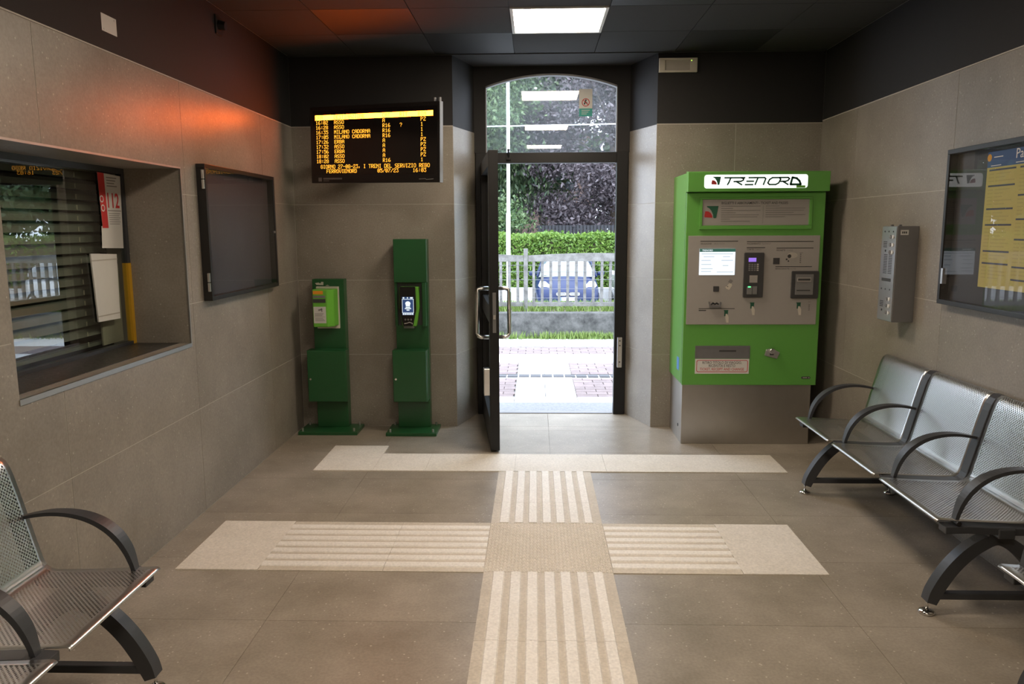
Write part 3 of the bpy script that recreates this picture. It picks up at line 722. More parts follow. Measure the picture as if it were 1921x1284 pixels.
def dots(mb, s, fr, u, v, pu, pv, a=0.0012, b=0.0022):
    for ch in s:
        for r, row in enumerate(FONT[ch].split()):
            c = 0
            while c < 5:
                if row[c] == '1':
                    e = c
                    while e < 5 and row[e] == '1': e += 1
                    mb.rect(fr, u + c*pu, u + e*pu, v + (6-r)*pv + pv*0.06, v + (7-r)*pv - pv*0.06, a, b)
                    c = e
                else: c += 1
        u += 6*pu
BW, BH, BT = 1.096, 0.560, 0.045
lb = thing('departure_board', (-1.148, 5.537, 1.903), 'black LED departure board with amber train times', 'display board', rot=(0, math.radians(1.1), math.radians(-20.3)))
lb.scale = (0.962, 0.962, 0.962)
fbd = (V((-BW/2, 0, 0)), V((1,0,0)), V((0,0,1)), V((0,-1,0)))
MB().rect(fbd, 0, BW, 0, BH, -BT, 0).build('housing', 'black_metal', lb, bevel=0.004)
MB().rect(fbd, BW+0.0005, BW+0.003, 0.0, BH, -BT, 0.002).build('side_trim', 'grey_metal', lb)
MB().rect(fbd, 0.025, BW-0.02, 0.06, BH-0.03, 0.0, 0.001).build('screen', 'screen_black', lb)
for x in (BW-0.055, BW-0.015): MB().tube([(x-BW/2, 0.03, BH), (x-BW/2, 0.03, BH+0.028)], 0.012, n=12).build('cable_gland', 'grey_metal', lb)
MB().rect(fbd, 0.048, BW-0.052, 0.462, 0.497, 0.001, 0.0018).build('header_bar', 'led_bar', lb)
mb = MB()
PU, PV = 0.00375, 0.0039
for s, u in (('ORA', 0.052), ('DESTINAZIONE', 0.215), ('CAT', 0.632), ('RIT', 0.775), ('BIN', 0.925)): dots(mb, s, fbd, u, 0.466, PU, PV, 0.0019, 0.0023)
tag(mb.build('header_lettering', 'led_bar_ink', lb), 'amber column headings')
rows = [('16:02','ASSO','A','','PZ'),('16:28','ASSO','R16','?','1'),('16:35','MILANO CADORNA','R16','','1'),('17:05','MILANO CADORNA','R16','','1'),('17:26','ERBA','A','','PZ'),('17:32','ASSO','A','','PZ'),('17:56','ERBA','A','','PZ'),('18:02','ASSO','A','','PZ'),('18:28','ASSO','R16','','1')]
for i, r in enumerate(rows):
    mb = MB(); v = 0.429 - 0.0352*i
    for s, u in zip(r, (0.052, 0.215, 0.632, 0.775, 0.945)): dots(mb, s, fbd, u, v, PU, PV)
    mb.build('timetable_row', 'led_amber', lb)
mb = MB(); dots(mb, 'GIORNO 27-08-23, I TRENI DEL SERVIZIO REGO', fbd, 0.088, 0.106, 0.0037, 0.0041); mb.build('ticker_row', 'led_amber', lb)
mb = MB(); dots(mb, 'FERROVIENORD', fbd, 0.140, 0.073, PU, 0.0040); dots(mb, '05/07/23', fbd, 0.585, 0.073, PU, 0.0040); dots(mb, '16:03', fbd, 0.880, 0.073, PU, 0.0040); mb.build('clock_row', 'led_amber', lb)
mb = MB().rect(fbd, 0.064, 0.094, 0.012, 0.040, 0.0005, 0.001); mb.rect(fbd, 0.108, 0.275, 0.026, 0.038, 0.0005, 0.001); mb.rect(fbd, 0.108, 0.16, 0.014, 0.019, 0.0005, 0.001); mb.build('maker_lettering', 'ink_grey', lb)
mb = MB().stroke([(0.930, 0.024), (0.98, 0.026), (0.99, 0.020), (1.045, 0.024)], 0.004, fbd, 0.0005, 0.001); mb.build('maker_mark', 'ink_light', lb)
for x, d in ((-0.38, 0.40), (-0.02, 0.533)): MB().box(x-0.02, x+0.02, BT-0.005, d, 0.22, 0.30).build('wall_bracket', 'black_metal', lb)

# ------------------------------------------------------------------ ticket validators
def column(t, x0, x1, top, px0, px1, py0, cx0, cx1):
    MB().box(px0, px1, py0, 5.995, 0, 0.026).build('base_plate', 'dark_green', t, bevel=0.003)
    mb = MB()
    for x in (px0+0.03, px1-0.03):
        for y in (py0+0.03, 5.96): mb.tube([(x, y, 0.026), (x, y, 0.05)], 0.008, n=8)
    mb.build('anchor_bolt', 'steel', t)
    MB().box(x0, x1, 5.90, 5.99, 0.026, top).build('column', 'dark_green', t, bevel=0.003)
    c = MB().box(cx0, cx1, 5.80, 5.90, 0.250, 0.655).build('cabinet', 'dark_green', t, bevel=0.004)
    MB().box(cx0+0.004, cx1-0.004, 5.788, 5.80, 0.254, 0.651).build('cabinet_door', 'dark_green', c, bevel=0.004)
    MB().disc(frame_front(5.788), cx0+0.026, 0.432, 0.008, 0, 0.006, n=14).build('lock', 'chrome', c)
v1 = thing('ticket_validator', (-1.60, 5.88, 0), 'low dark green ticket validator post in the corner', 'validator', 'ticket validators')
column(v1, -1.724, -1.478, 1.196, -1.835, -1.375, 5.735, -1.760, -1.455)
MB().rect(frame_front(5.90), -1.690, -1.515, 0.815, 1.140, 0, 0.022).build('back_plate', 'off_white', v1, bevel=0.003)
mb = MB()
# wedge-shaped reader body: front face turned a little to the left
pts = [(-1.690, 5.878), (-1.520, 5.878), (-1.530, 5.79), (-1.570, 5.745), (-1.680, 5.745), (-1.695, 5.79)]
mb.prism(pts, frame_up(0), 0.842, 1.126)
rd = mb.build('reader', 'lime_green', v1, bevel=0.008, seg=3)
ff = frame_front(5.745)
MB().rect(ff, -1.676, -1.600, 1.092, 1.118, 0, 0.001).build('orange_sticker', 'orange_sticker', rd)
MB().rect(ff, -1.676, -1.584, 1.064, 1.082, 0, 0.002).build('sensor_bar', 'mid_grey_plastic', rd)
MB().rect(ff, -1.678, -1.582, 1.028, 1.056, 0, 0.002).build('ticket_slot', 'dark_grey_plastic', rd)
lbp = MB().rect(ff, -1.676, -1.582, 0.872, 0.998, 0, 0.001).build('paper_label', 'paper', rd)
mb = MB().stroke([(-1.636, 0.972), (-1.612, 0.978)], 0.012, ff, 0.0014, 0.0018); mb.stroke([(-1.615, 0.985), (-1.612, 0.960)], 0.006, ff, 0.0014, 0.0018)
for k in range(3): mb.rect(ff, -1.668, -1.600-0.006*k, 0.944-0.008*k, 0.947-0.008*k, 0.0014, 0.0018)
mb.rect(ff, -1.672, -1.588, 0.920, 0.922, 0.0014, 0.0018)
for k in range(3): mb.rect(ff, -1.666, -1.606+0.008*k, 0.908-0.009*k, 0.911-0.009*k, 0.0014, 0.0018)
mb.build('print_line', 'ink_grey', rd)
mb = MB().prism([(-1.70, 1.166), (-1.672, 1.170), (-1.660, 1.162), (-1.650, 1.176), (-1.634, 1.174), (-1.636, 1.150), (-1.690, 1.152)], frame_front(5.898), 0, 0.001); mb.prism([(-1.622, 1.146), (-1.604, 1.152), (-1.588, 1.146)], frame_front(5.898), 0, 0.001)
tag(mb.build('torn_sticker', 'off_white', v1), 'torn remains of a white sticker')
v2 = thing('ticket_validator', (-0.95, 5.88, 0), 'tall dark green ticket validator post with a lit screen', 'validator', 'ticket validators')
column(v2, -1.080, -0.828, 1.500, -1.148, -0.758, 5.712, -1.098, -0.832)
MB().box(-1.080, -0.828, 5.855, 5.90, 1.172, 1.500).build('upper_cover', 'dark_green', v2, bevel=0.003)
MB().box(-0.866, -0.836, 5.845, 5.90, 0.835, 1.172).build('side_guard', 'dark_green', v2, bevel=0.003); MB().box(-1.080, -1.060, 5.87, 5.90, 0.835, 1.172).build('side_guard', 'dark_green', v2, bevel=0.003)
MB().rect(frame_front(5.90), -1.060, -0.866, 0.84, 1.168, 0, 0.004).build('recess_plate', 'dark_grey_plastic', v2)
def hexa(x0, x1, w, z0, zm, z1): c = (x0+x1)/2; return [(c-w/2, z0), (c+w/2, z0), (x1, zm), (x1-0.004, z1), (x0+0.004, z1), (x0, zm)]
mb = MB().prism(hexa(-1.040, -0.886, 0.104, 0.838, 0.98, 1.140), frame_front(5.90), 0.004, 0.075); sb = mb.build('reader_shell', 'lime_green', v2, bevel=0.006)
mb = MB().prism(hexa(-1.034, -0.906, 0.074, 0.842, 0.97, 1.142), frame_front(5.90), 0.075, 0.098); rf = mb.build('reader_face', 'screen_black', v2, bevel=0.005)
f2 = frame_front(5.802)
MB().rect(f2, -1.012, -0.924, 0.928, 1.066, 0.0002, 0.0010).build('screen', 'reader_screen', rf)
mb = MB()
for a in ((-1.012, -0.924, 0.944, 0.947), (-1.012, -0.924, 1.047, 1.050), (-1.012, -1.009, 0.944, 1.050), (-0.927, -0.924, 0.944, 1.050)): mb.rect(f2, a[0], a[1], a[2], a[3], 0.0012, 0.0018)
for a in ((-1.006, -0.994), (-0.974, -0.966), (-0.950, -0.930)): mb.rect(f2, a[0], a[1], 1.054, 1.064, 0.0012, 0.0018)
for k in range(6): mb.rect(f2, -1.008+0.014*k, -0.998+0.014*k, 0.930, 0.941, 0.0012, 0.0018)
mb.disc(f2, -0.968, 1.016, 0.020, 0.0012, 0.0018, n=16, ry=0.017); mb.rect(f2, -0.984, -0.952, 0.995, 1.012, 0.0012, 0.0018)
for w, z in ((0.034, 0.984), (0.048, 0.974), (0.022, 0.962)): mb.rect(f2, -0.968-w/2, -0.968+w/2, z, z+0.007, 0.0012, 0.0018)
mb.build('screen_mark', 'reader_white', rf)
mb = MB()
for k in range(3): mb.ring(f2, -0.990+0.022*k, 0.893, 0.004, 0.006, 0, 0.001, n=12)
mb.stroke([(-0.998, 0.862), (-0.975, 0.866), (-0.962, 0.872), (-0.940, 0.866), (-0.938, 0.860)], 0.006, f2, 0, 0.001); mb.build('tap_symbol', 'ink_light', rf)
MB().box(-1.008, -0.930, 5.835, 5.90, 0.822, 0.838).build('shelf', 'grey_metal', v2)

# ------------------------------------------------------------------ ticket vending machine
tm = thing('ticket_machine', (1.535, 5.75, 0), 'bright green ticket vending machine on steel plinth right of door', 'ticket machine')
MX0, MX1, MY = 1.058, 2.020, 5.500
pl = MB().box(MX0+0.012, MX1-0.02, 5.545, 6.015, 0.0, 0.455).build('plinth', 'brushed_steel', tm, bevel=0.003)
MB().disc((V((MX0+0.012, 0, 0)), V((0,1,0)), V((0,0,1)), V((-1,0,0))), 5.66, 0.115, 0.012, 0, 0.003, n=14).build('plinth_hole', 'ink', pl)
body = MB().box(MX0, MX1, 5.53, 6.018, 0.452, 1.955).build('body', 'machine_green', tm, bevel=0.004)
fd = frame_front(MY)
mb = MB().rect(fd, MX0, MX1-0.002, 0.450, 1.818, -0.028, 0); dr = mb.build('front_door', 'machine_green', tm, bevel=0.004)
hd = MB().prism([(5.53, 1.822), (5.455, 1.822), (5.455, 1.957), (5.53, 1.966)], (V((MX0-0.003, 0, 0)), V((0,1,0)), V((0,0,1)), V((1,0,0))), 0, MX1-MX0+0.010).build('header', 'machine_green', tm, bevel=0.004)
fh = frame_front(5.455)
SX0, SX1, SZ0, SZ1 = 1.166, 1.872, 1.845, 1.937
MB().prism(rounded(SX0, SX1, SZ0, SZ1, 0.018), fh, 0, 0.003).build('lit_sign', 'sign_backlit', hd)
def sp(x, y): return (SX0 + (x-383)/900*(SX1-SX0), SZ0 + (240-y)/127*(SZ1-SZ0))
mb = MB(); S = 0.0100; A, B = 0.0034, 0.0042
def st_(pts, w=S): mb.stroke([sp(*q) for q in pts], w, fh, A, B)
st_([(560,142),(735,142)]); st_([(612,142),(596,186),(585,206)])                                            # T
st_([(700,142),(724,150),(722,164),(700,176),(640,178)]); st_([(662,178),(710,208)])                         # R
st_([(770,142),(830,142)]); st_([(752,175),(812,175)]); st_([(740,207),(806,207)])                           # E
st_([(826,142),(905,142),(916,152),(898,207)]); st_([(846,150),(826,207)])                                   # N
st_([(975,143),(1035,143),(1046,158),(1030,192),(1005,207),(950,207),(936,192),(950,160),(975,143)])         # O
st_([(1040,142),(1110,142),(1122,152),(1112,168),(1090,178),(1045,178)]); st_([(1066,178),(1112,208)])       # R
st_([(1148,142),(1185,150),(1210,175),(1222,207),(1134,207),(1148,142)], 0.0140)                             # D
mb.build('sign_lettering', 'logo_green', hd)
def fan(ox, oz, s, fr, a, b):
    """company mark: a curved wing and a small rounded leaf below"""
    wing = [(0.18,1.0),(1.0,1.0),(0.86,0.06),(0.80,0.0),(0.66,0.02),(0.62,0.30),(0.50,0.60),(0.34,0.82),(0.16,0.93)]
    leaf = [(0.06,0.58),(0.28,0.56),(0.46,0.42),(0.56,0.22),(0.58,0.04),(0.04,0.08),(0.0,0.16)]
    return ([ (ox + p[0]*s*1.15, oz + p[1]*s) for p in wing ], [ (ox + p[0]*s*1.15, oz + p[1]*s) for p in leaf ])
wg, lfv = fan(1.214, 1.868, 0.056, fh, A, B)
MB().prism(wg, fh, A, B).build('logo_wing', 'logo_green', hd); MB().prism(lfv, fh, A, B).build('logo_leaf', 'logo_red', hd)
MB().rect(fh, 1.795, 1.856, 1.846, 1.862, A, B).build('sign_tag', 'lime_green', hd)
# information plate in a raised frame
mb = MB()
for a in ((1.149, 1.929, 1.564, 1.590), (1.149, 1.929, 1.772, 1.785), (1.149, 1.168, 1.590, 1.772), (1.906, 1.929, 1.590, 1.772)): mb.rect(fd, a[0], a[1], a[2], a[3], 0, 0.012)
mb.build('plate_frame', 'machine_green', dr, bevel=0.003)
ip = MB().rect(fd, 1.168, 1.906, 1.592, 1.770, 0, 0.003).build('info_plate', 'panel_grey', dr)
wg, lfv = fan(1.182, 1.642, 0.084, fd, 0.004, 0.005)
mb = MB(); mb.prism(wg, fd, 0.004, 0.005, 0); mb.prism(lfv, fd, 0.004, 0.005, 1)
mb.text('BIGLIETTI E ABBONAMENTI - TICKET AND PASSES', 0.0235, fd, 1.298, 1.738, a=0.004, mi=3, stretch=0.88, bold=0.006)
for k in range(8): mb.rect(fd, 1.298, (1.57, 1.38, 1.57, 1.40, 1.56, 1.55, 1.36, 1.50)[k], 1.722-0.0148*k, 1.726-0.0148*k, 0.004, 0.0045, 2)
mb.rect(fd, 1.588, 1.590, 1.605, 1.728, 0.004, 0.0045, 2)
for k in range(6): mb.rect(fd, 1.606, (1.70, 1.88, 1.87, 1.80, 1.88, 1.74)[k], 1.722-0.0148*k, 1.726-0.0148*k, 0.004, 0.0045, 2)
tag(mb.build('plate_print', ['logo_green', 'logo_red', 'ink_grey', 'ink'], dr), 'printed logo and small lettering on the grey plate')
# grey control panel
cpn = MB().rect(fd, 1.076, 1.992, 0.892, 1.520, 0, 0.008).build('control_panel', 'panel_grey', tm, bevel=0.002)
fp = frame_front(MY - 0.008)
mb = MB().rect(fp, 1.156, 1.406, 1.245, 1.430, 0, 0.003); sc_ = mb.build('touch_screen', 'touch_screen', cpn)
MB().rect(fp, 1.156, 1.406, 1.408, 1.430, 0.0034, 0.004).build('screen_bar', 'touch_screen_bar', cpn)
mb = MB().text('TRENORD', 0.016, fp, 1.174, 1.413, a=0.0044, bold=0.01); mb.build('screen_bar_lettering', 'touch_screen', cpn)
mb = MB()
for (u0, u1, z) in ((1.170, 1.39, 1.392), (1.185, 1.26, 1.372), (1.32, 1.37, 1.372), (1.17, 1.235, 1.346), (1.31, 1.39, 1.346), (1.17, 1.24, 1.318), (1.32, 1.36, 1.310), (1.17, 1.25, 1.288), (1.17, 1.24, 1.268), (1.28, 1.395, 1.264)): mb.rect(fp, u0, u1, z, z+0.004, 0.0034, 0.004)
mb.build('screen_print', 'touch_screen_ink', cpn)
# printed rules and captions
mb = MB()
for (u0, u1, z) in ((1.160, 1.422, 1.480), (1.484, 1.946, 1.476), (1.484, 1.612, 1.434), (1.692, 1.948, 1.430), (1.690, 1.944, 1.300), (1.162, 1.416, 1.004)): mb.rect(fp, u0, u1, z, z+0.005, 0.0002, 0.001)
for s, u, z in (('SELEZIONE', 1.162, 1.460), ('PAGAMENTO', 1.486, 1.458), ('MONETE', 1.692, 1.412), ('BANCONOTE', 1.690, 1.283), ('CARTE', 1.486, 1.418)): mb.text(s, 0.0155, fp, u, z, a=0.001)
mb.rect(fp, 1.163, 1.215, 0.990, 0.997, 0.0002, 0.001)
mb.build('panel_print', 'ink', cpn)
mb = MB()
for s, u, z in (('SELECTION', 1.255, 1.460), ('PAYMENT', 1.588, 1.458), ('COINS', 1.762, 1.412), ('NOTES', 1.788, 1.283), ('CARDS', 1.540, 1.418)): mb.text(s, 0.0145, fp, u, z, a=0.001)
for k in range(5): mb.rect(fp, 1.857, 1.866, 1.328+0.014*k, 1.338+0.014*k, 0.0002, 0.001)
mb.rect(fp, 1.852, 1.878, 1.398, 1.401, 0.0002, 0.001)
for k in range(4): mb.rect(fp, 1.934, 1.944, 0.992+0.012*k, 1.000+0.012*k, 0.0002, 0.001)
mb.rect(fp, 1.930, 1.948, 1.052, 1.055, 0.0002, 0.001)
mb.build('panel_small_print', 'ink_grey', cpn)
# card terminal
ct = MB().prism(rounded(1.468, 1.605, 1.087, 1.402, 0.008), fp, 0, 0.016).build('card_terminal', 'dark_grey_plastic', cpn, bevel=0.002)
ct2 = frame_front(MY - 0.024)
MB().rect(ct2, 1.497, 1.550, 1.338, 1.366, 0.0002, 0.001).build('terminal_screen', 'pad_screen', cpn)
mb = MB()
for i in range(4):
    for j in range(4): mb.rect(ct2, 1.498+0.019*i, 1.511+0.019*i, 1.275+0.0135*j, 1.284+0.0135*j, 0, 0.003, 0 if i < 3 else 1)
mb.build('key', ['mid_grey_plastic', 'ink_light'], cpn)
MB().rect(ct2, 1.508, 1.563, 1.192, 1.243, 0, 0.002).build('contactless_pad', 'panel_grey', cpn)
mb = MB(); mb.rect(ct2, 1.492, 1.526, 1.110, 1.166, 0, 0.008); mb.rect(ct2, 1.530, 1.562, 1.110, 1.166, 0, 0.006); mb.rect(ct2, 1.526, 1.562, 1.136, 1.140, 0.006, 0.007); mb.build('card_slot', 'mid_grey_plastic', cpn)
MB().rect(ct2, 1.498, 1.516, 1.158, 1.166, 0.0085, 0.0095).build('slot_light', 'status_led', cpn)
# coin window, coin slot, banknote unit
MB().rect(fp, 1.672, 1.716, 1.320, 1.364, 0, 0.004).build('coin_window', 'dark_grey_plastic', cpn)
cb = MB().disc(fp, 1.805, 1.382, 0.034, 0, 0.003, ry=0.020).build('coin_plate', 'lens_grey', cpn)
mb = MB().disc(fp, 1.783, 1.376, 0.013, 0.0032, 0.004, n=16); mb.disc(fp, 1.765, 1.354, 0.006, 0.0, 0.004, n=10); mb.disc(fp, 1.778, 1.342, 0.005, 0.0, 0.004, n=10); mb.build('coin_opening', 'ink', cpn)
bn = MB().prism(rounded(1.803, 1.992, 1.080, 1.272, 0.008), fp, 0, 0.018).build('banknote_unit', 'dark_grey_plastic', cpn, bevel=0.002)
fb2 = frame_front(MY - 0.026)
MB().rect(fb2, 1.828, 1.952, 1.106, 1.250, 0, 0.004).build('banknote_face', 'mid_grey_plastic', cpn)
mb = MB().rect(fb2, 1.838, 1.935, 1.198, 1.228, 0.0042, 0.008); mb.build('banknote_mouth', 'panel_grey', cpn)
mb = MB().rect(fb2, 1.844, 1.929, 1.206, 1.220, 0.0082, 0.009); mb.rect(fb2, 1.838, 1.932, 1.133, 1.140, 0.0042, 0.005)
mb.build('banknote_slit', 'ink', cpn)
# ticket reader, card tray, pictograms
mb = MB().rect(fp, 1.260, 1.300, 1.128, 1.166, 0, 0.006); mb.build('barcode_reader', 'dark_grey_plastic', cpn, bevel=0.002)
mb = MB().prism([(1.345, 1.160), (1.385, 1.198), (1.392, 1.170), (1.372, 1.140), (1.352, 1.148)], fp, 0.0002, 0.001); mb.build('hand_mark', 'off_white', cpn)
mb = MB().prism([(1.362, 1.196), (1.378, 1.216), (1.398, 1.204), (1.384, 1.184)], fp, 0.001, 0.0016); mb.prism([(1.350, 1.172), (1.368, 1.164), (1.360, 1.158)], fp, 0.001, 0.0016); mb.build('ticket_mark', 'ink_grey', cpn)
tr = MB().prism([(1.236, 1.016), (1.312, 1.016), (1.318, 1.054), (1.310, 1.054), (1.306, 1.030), (1.242, 1.030), (1.238, 1.054), (1.230, 1.054)], fp, 0, 0.020).build('card_tray', 'grey_metal', cpn)
mb = MB().stroke([(1.250, 1.036), (1.262, 1.046), (1.276, 1.038), (1.288, 1.046), (1.300, 1.038)], 0.010, fp, 0.0002, 0.003); mb.build('card_mouth', 'ink', cpn)
for ux, uz in ((1.356, 0.996), (1.538, 1.050), (1.864, 1.050)):
    mb = MB(); mb.rect(fp, ux-0.016, ux+0.016, uz-0.006, uz, 0.0002, 0.001); mb.rect(fp, ux-0.012, ux+0.014, uz-0.032, uz-0.006, 0.0002, 0.001); mb.rect(fp, ux-0.012, ux-0.002, uz-0.044, uz-0.032, 0.0002, 0.001)
    mb.build('slot_pictogram', 'logo_green', cpn)
    MB().prism([(ux-0.002, uz-0.028), (ux+0.008, uz-0.026), (ux+0.020, uz-0.050), (ux+0.020, uz-0.090), (ux+0.004, uz-0.090), (ux-0.004, uz-0.052)], fp, 0.0011, 0.0018).build('hand_pictogram', 'off_white', cpn)
# delivery tray with its caption, lock, sticker
mb = MB()
mb.rect(fd, 1.148, 1.538, 0.728, 0.738, 0, 0.004); mb.rect(fd, 1.148, 1.156, 0.644, 0.728, 0, 0.004); mb.rect(fd, 1.530, 1.538, 0.644, 0.728, 0, 0.004)
mb.build('tray_rim', 'grey_metal', dr)
MB().rect(fd, 1.156, 1.530, 0.644, 0.728, 0, 0.001).build('tray_flap', 'grey_metal', dr)
MB().rect(fd, 1.32, 1.44, 0.694, 0.706, 0.0012, 0.002).build('flap_print', 'ink', dr)
lp = MB().rect(fd, 1.150, 1.536, 0.534, 0.642, 0, 0.002).build('caption_plate', 'white_plastic', dr)
mb = MB(); o_ = rounded(1.160, 1.527, 0.546, 0.634, 0.014); i_ = rounded(1.164, 1.523, 0.550, 0.630, 0.011)
for k in range(len(o_)):
    k2 = (k+1) % len(o_); mb.prism([o_[k], o_[k2], i_[k2], i_[k]], fd, 0.0022, 0.0028)
mb.text('TICKET, RECEIPT AND CHANGE', 0.0275, fd, 1.343, 0.558, a=0.0026, align='CENTER', stretch=0.80, bold=0.006); mb.build('caption_red_print', 'sign_red', dr)
mb = MB().text('RITIRO TITOLO DI VIAGGIO,', 0.0275, fd, 1.343, 0.606, a=0.0026, align='CENTER', stretch=0.80, bold=0.006); mb.text('RICEVUTA E RESTO', 0.0275, fd, 1.343, 0.583, a=0.0026, align='CENTER', stretch=0.80, bold=0.006); mb.build('caption_black_print', 'ink', dr)
lk = MB().prism([(1.640, 0.668), (1.730, 0.645), (1.748, 0.690), (1.690, 0.722), (1.650, 0.712)], fd, 0, 0.014).build('lock_plate', 'steel', dr, bevel=0.003)
mb = MB(); mb.disc(fd, 1.690, 0.702, 0.020, 0.014, 0.034, n=20); mb.build('lock_cylinder', 'chrome', dr, bevel=0.002)
MB().rect(fd, 1.676, 1.704, 0.672, 0.690, 0.0142, 0.016).build('lock_slot', 'ink', dr)
bd = MB().prism(rounded(1.912, 1.976, 0.497, 0.514, 0.008), fd, 0, 0.002).build('maker_badge', 'ink', dr)
mb = MB().rect(fd, 1.922, 1.954, 0.503, 0.508, 0.002, 0.0026); mb.disc(fd, 1.966, 0.5055, 0.004, 0.002, 0.0028, n=10); mb.build('badge_print', 'ink_light', dr)
MB().box(MX0-0.0015, MX0, 5.62, 5.70, 0.535, 0.630).build('side_sticker', 'sticker_blue', body)
mb = MB().box(MX0-0.001, MX0+0.0005, 5.522, 5.526, 0.46, 1.82); mb.build('door_seam', 'ink', body)

# ------------------------------------------------------------------ emergency light on the end wall
el = thing('emergency_light', (1.06, YB+TH-0.02, 2.723), 'white emergency light box high on the dark end wall', 'light')
fe = frame_front(YB + TH - 0.003)
mb = MB()
mb.rect(fe, 0.922, 1.204, 2.724, 2.826, 0, 0.006)
for a in ((0.922, 1.204, 2.724, 2.738), (0.922, 1.204, 2.812, 2.826), (0.922, 0.966, 2.738, 2.812), (1.150, 1.204, 2.738, 2.812)): mb.rect(fe, a[0], a[1], a[2], a[3], 0.006, 0.024)
mb.build('housing', 'off_white', el, bevel=0.002)
MB().rect(fe, 0.966, 1.150, 2.738, 2.812, 0.006, 0.012).build('lens', 'lens_grey', el)
MB().disc(fe, 1.160, 2.806, 0.003, 0.024, 0.026, n=8).build('pilot_lamp', 'lime_dot', el)

# ------------------------------------------------------------------ intercom on the right wall
ic = thing('help_intercom', (XR-0.06, 4.525, 1.04), 'grey metal help-point intercom on the right wall', 'intercom')
IX, IY0, IY1, IZ0, IZ1 = 2.034, 4.432, 4.618, 1.036, 1.582
MB().box(IX, XR+0.001, IY0, IY1, IZ0, IZ1).build('housing', 'grey_metal', ic, bevel=0.004)
fi = frame_right(IX, y=IY1, z=IZ0)
MB().rect(fi, 0.004, IY1-IY0-0.004, 0.004, IZ1-IZ0-0.004, 0, 0.003).build('front_plate', 'steel', ic)
mb = MB()
for (u, z0, n) in ((0.030, 0.425, 4), (0.030, 0.082, 4), (0.045, 0.275, 12), (0.105, 0.275, 12)):
    for k in range(n): mb.rect(fi, u, u+0.045, z0+0.0095*k, z0+0.0045+0.0095*k, 0.003, 0.0038)
mb.build('speaker_slot', 'ink', ic)
for zc in (0.485, 0.440, 0.398, 0.130, 0.092, 0.052):
    MB().disc(fi, 0.150, zc, 0.011, 0.003, 0.008, n=14).build('button', 'white_plastic', ic)
    MB().disc(fi, 0.115, zc, 0.011, 0.003, 0.007, n=14).build('button', 'mid_grey_plastic', ic)
mb = MB().rect(fi, 0.035, 0.150, 0.230, 0.248, 0.003, 0.004); mb.build('name_plate', 'ink', ic)
mb = MB()
for u in (0.04, 0.09, 0.145):
    for z in (0.515, 0.185): mb.disc(fi, u, z, 0.005, 0.003, 0.005, n=8)
mb.disc(fi, 0.06, 0.405, 0.007, 0.003, 0.005, n=8); mb.disc(fi, 0.06, 0.062, 0.007, 0.003, 0.005, n=8)
mb.build('screw', 'dark_grey_plastic', ic)
fn = frame_front(IY0)
MB().rect(fn, IX+0.018, IX+0.062, 1.532, 1.560, 0, 0.001).build('label', 'paper', ic)
mb = MB()
for k in range(3): mb.rect(fn, IX+0.026+0.010*k, IX+0.033+0.010*k, 1.540, 1.552, 0.001, 0.0014)
mb.build('label_print', 'ink', ic)
mb = MB()
for y in (4.47, 4.57): mb.box(2.06, 2.075, y, y+0.012, 1.582, 1.590)
tag(mb.build('rain_lug', 'grey_metal', ic), kind='stuff')

# ------------------------------------------------------------------ timetable case on the right wall
frw = frame_right(XR, y=0, z=0)
RC0, RC1 = 2.78, 4.095
rc = wall_case('timetable_case', (XR-0.02, 3.4, 1.185), 'black framed timetable case on the right wall', frw, -RC1, -RC0, 1.180, 1.965, 0.050, 'case_back', 'case_glass')
MB().rect(frw, -RC1+0.026, -RC1+0.044, 1.285, 1.365, 0.030, 0.052).build('case_lock', 'steel', rc)
po = thing('departure_poster', (XR-0.010, 3.35, 1.30), 'yellow train departures poster with a blue heading', 'poster')
fpz = frame_right(XR - 0.010)
P0, P1 = -3.80, -2.86
MB().rect(fpz, P0, P1, 1.290, 1.925, 0, 0.001).build('sheet', 'poster_yellow', po)
MB().rect(fpz, P0, P1, 1.852, 1.925, 0.0012, 0.0016).build('blue_heading', 'poster_blue', po)
MB().disc(fpz, P0+0.015, 1.898, 0.017, 0.0018, 0.0024, n=16).build('orange_mark', 'poster_orange', po)
mb = MB().text('Partenze', 0.062, fpz, P0+0.215, 1.880, a=0.002); mb.rect(fpz, P0+0.05, P0+0.12, 1.896, 1.900, 0.0018, 0.002); mb.rect(fpz, P0+0.03, P0+0.11, 1.858, 1.861, 0.0018, 0.002)
for k in range(3): mb.rect(fpz, P0+0.22+0.09*k, P0+0.28+0.09*k, 1.860, 1.863, 0.0018, 0.002)
mb.build('heading_lettering', 'white_plastic', po)
mb = MB(); rnd = random.Random(3)
for c in range(4):
    u = P0 + 0.02 + 0.235*c; z = 1.835
    while z > 1.32:
        mb.rect(fpz, u, u+0.205, z, z+0.008, 0.0014, 0.0018, 0)
        for k in range(rnd.randint(2, 6)):
            z -= 0.0165
            if z < 1.32: break
            mb.rect(fpz, u, u+0.04, z, z+0.005, 0.0014, 0.0018, 1); mb.rect(fpz, u+0.055, u+0.055+rnd.uniform(0.06, 0.15), z, z+0.005, 0.0014, 0.0018, 1)
        z -= 0.024
tag(mb.build('timetable_print', ['poster_rule', 'poster_ink'], po), 'dense columns of printed times')

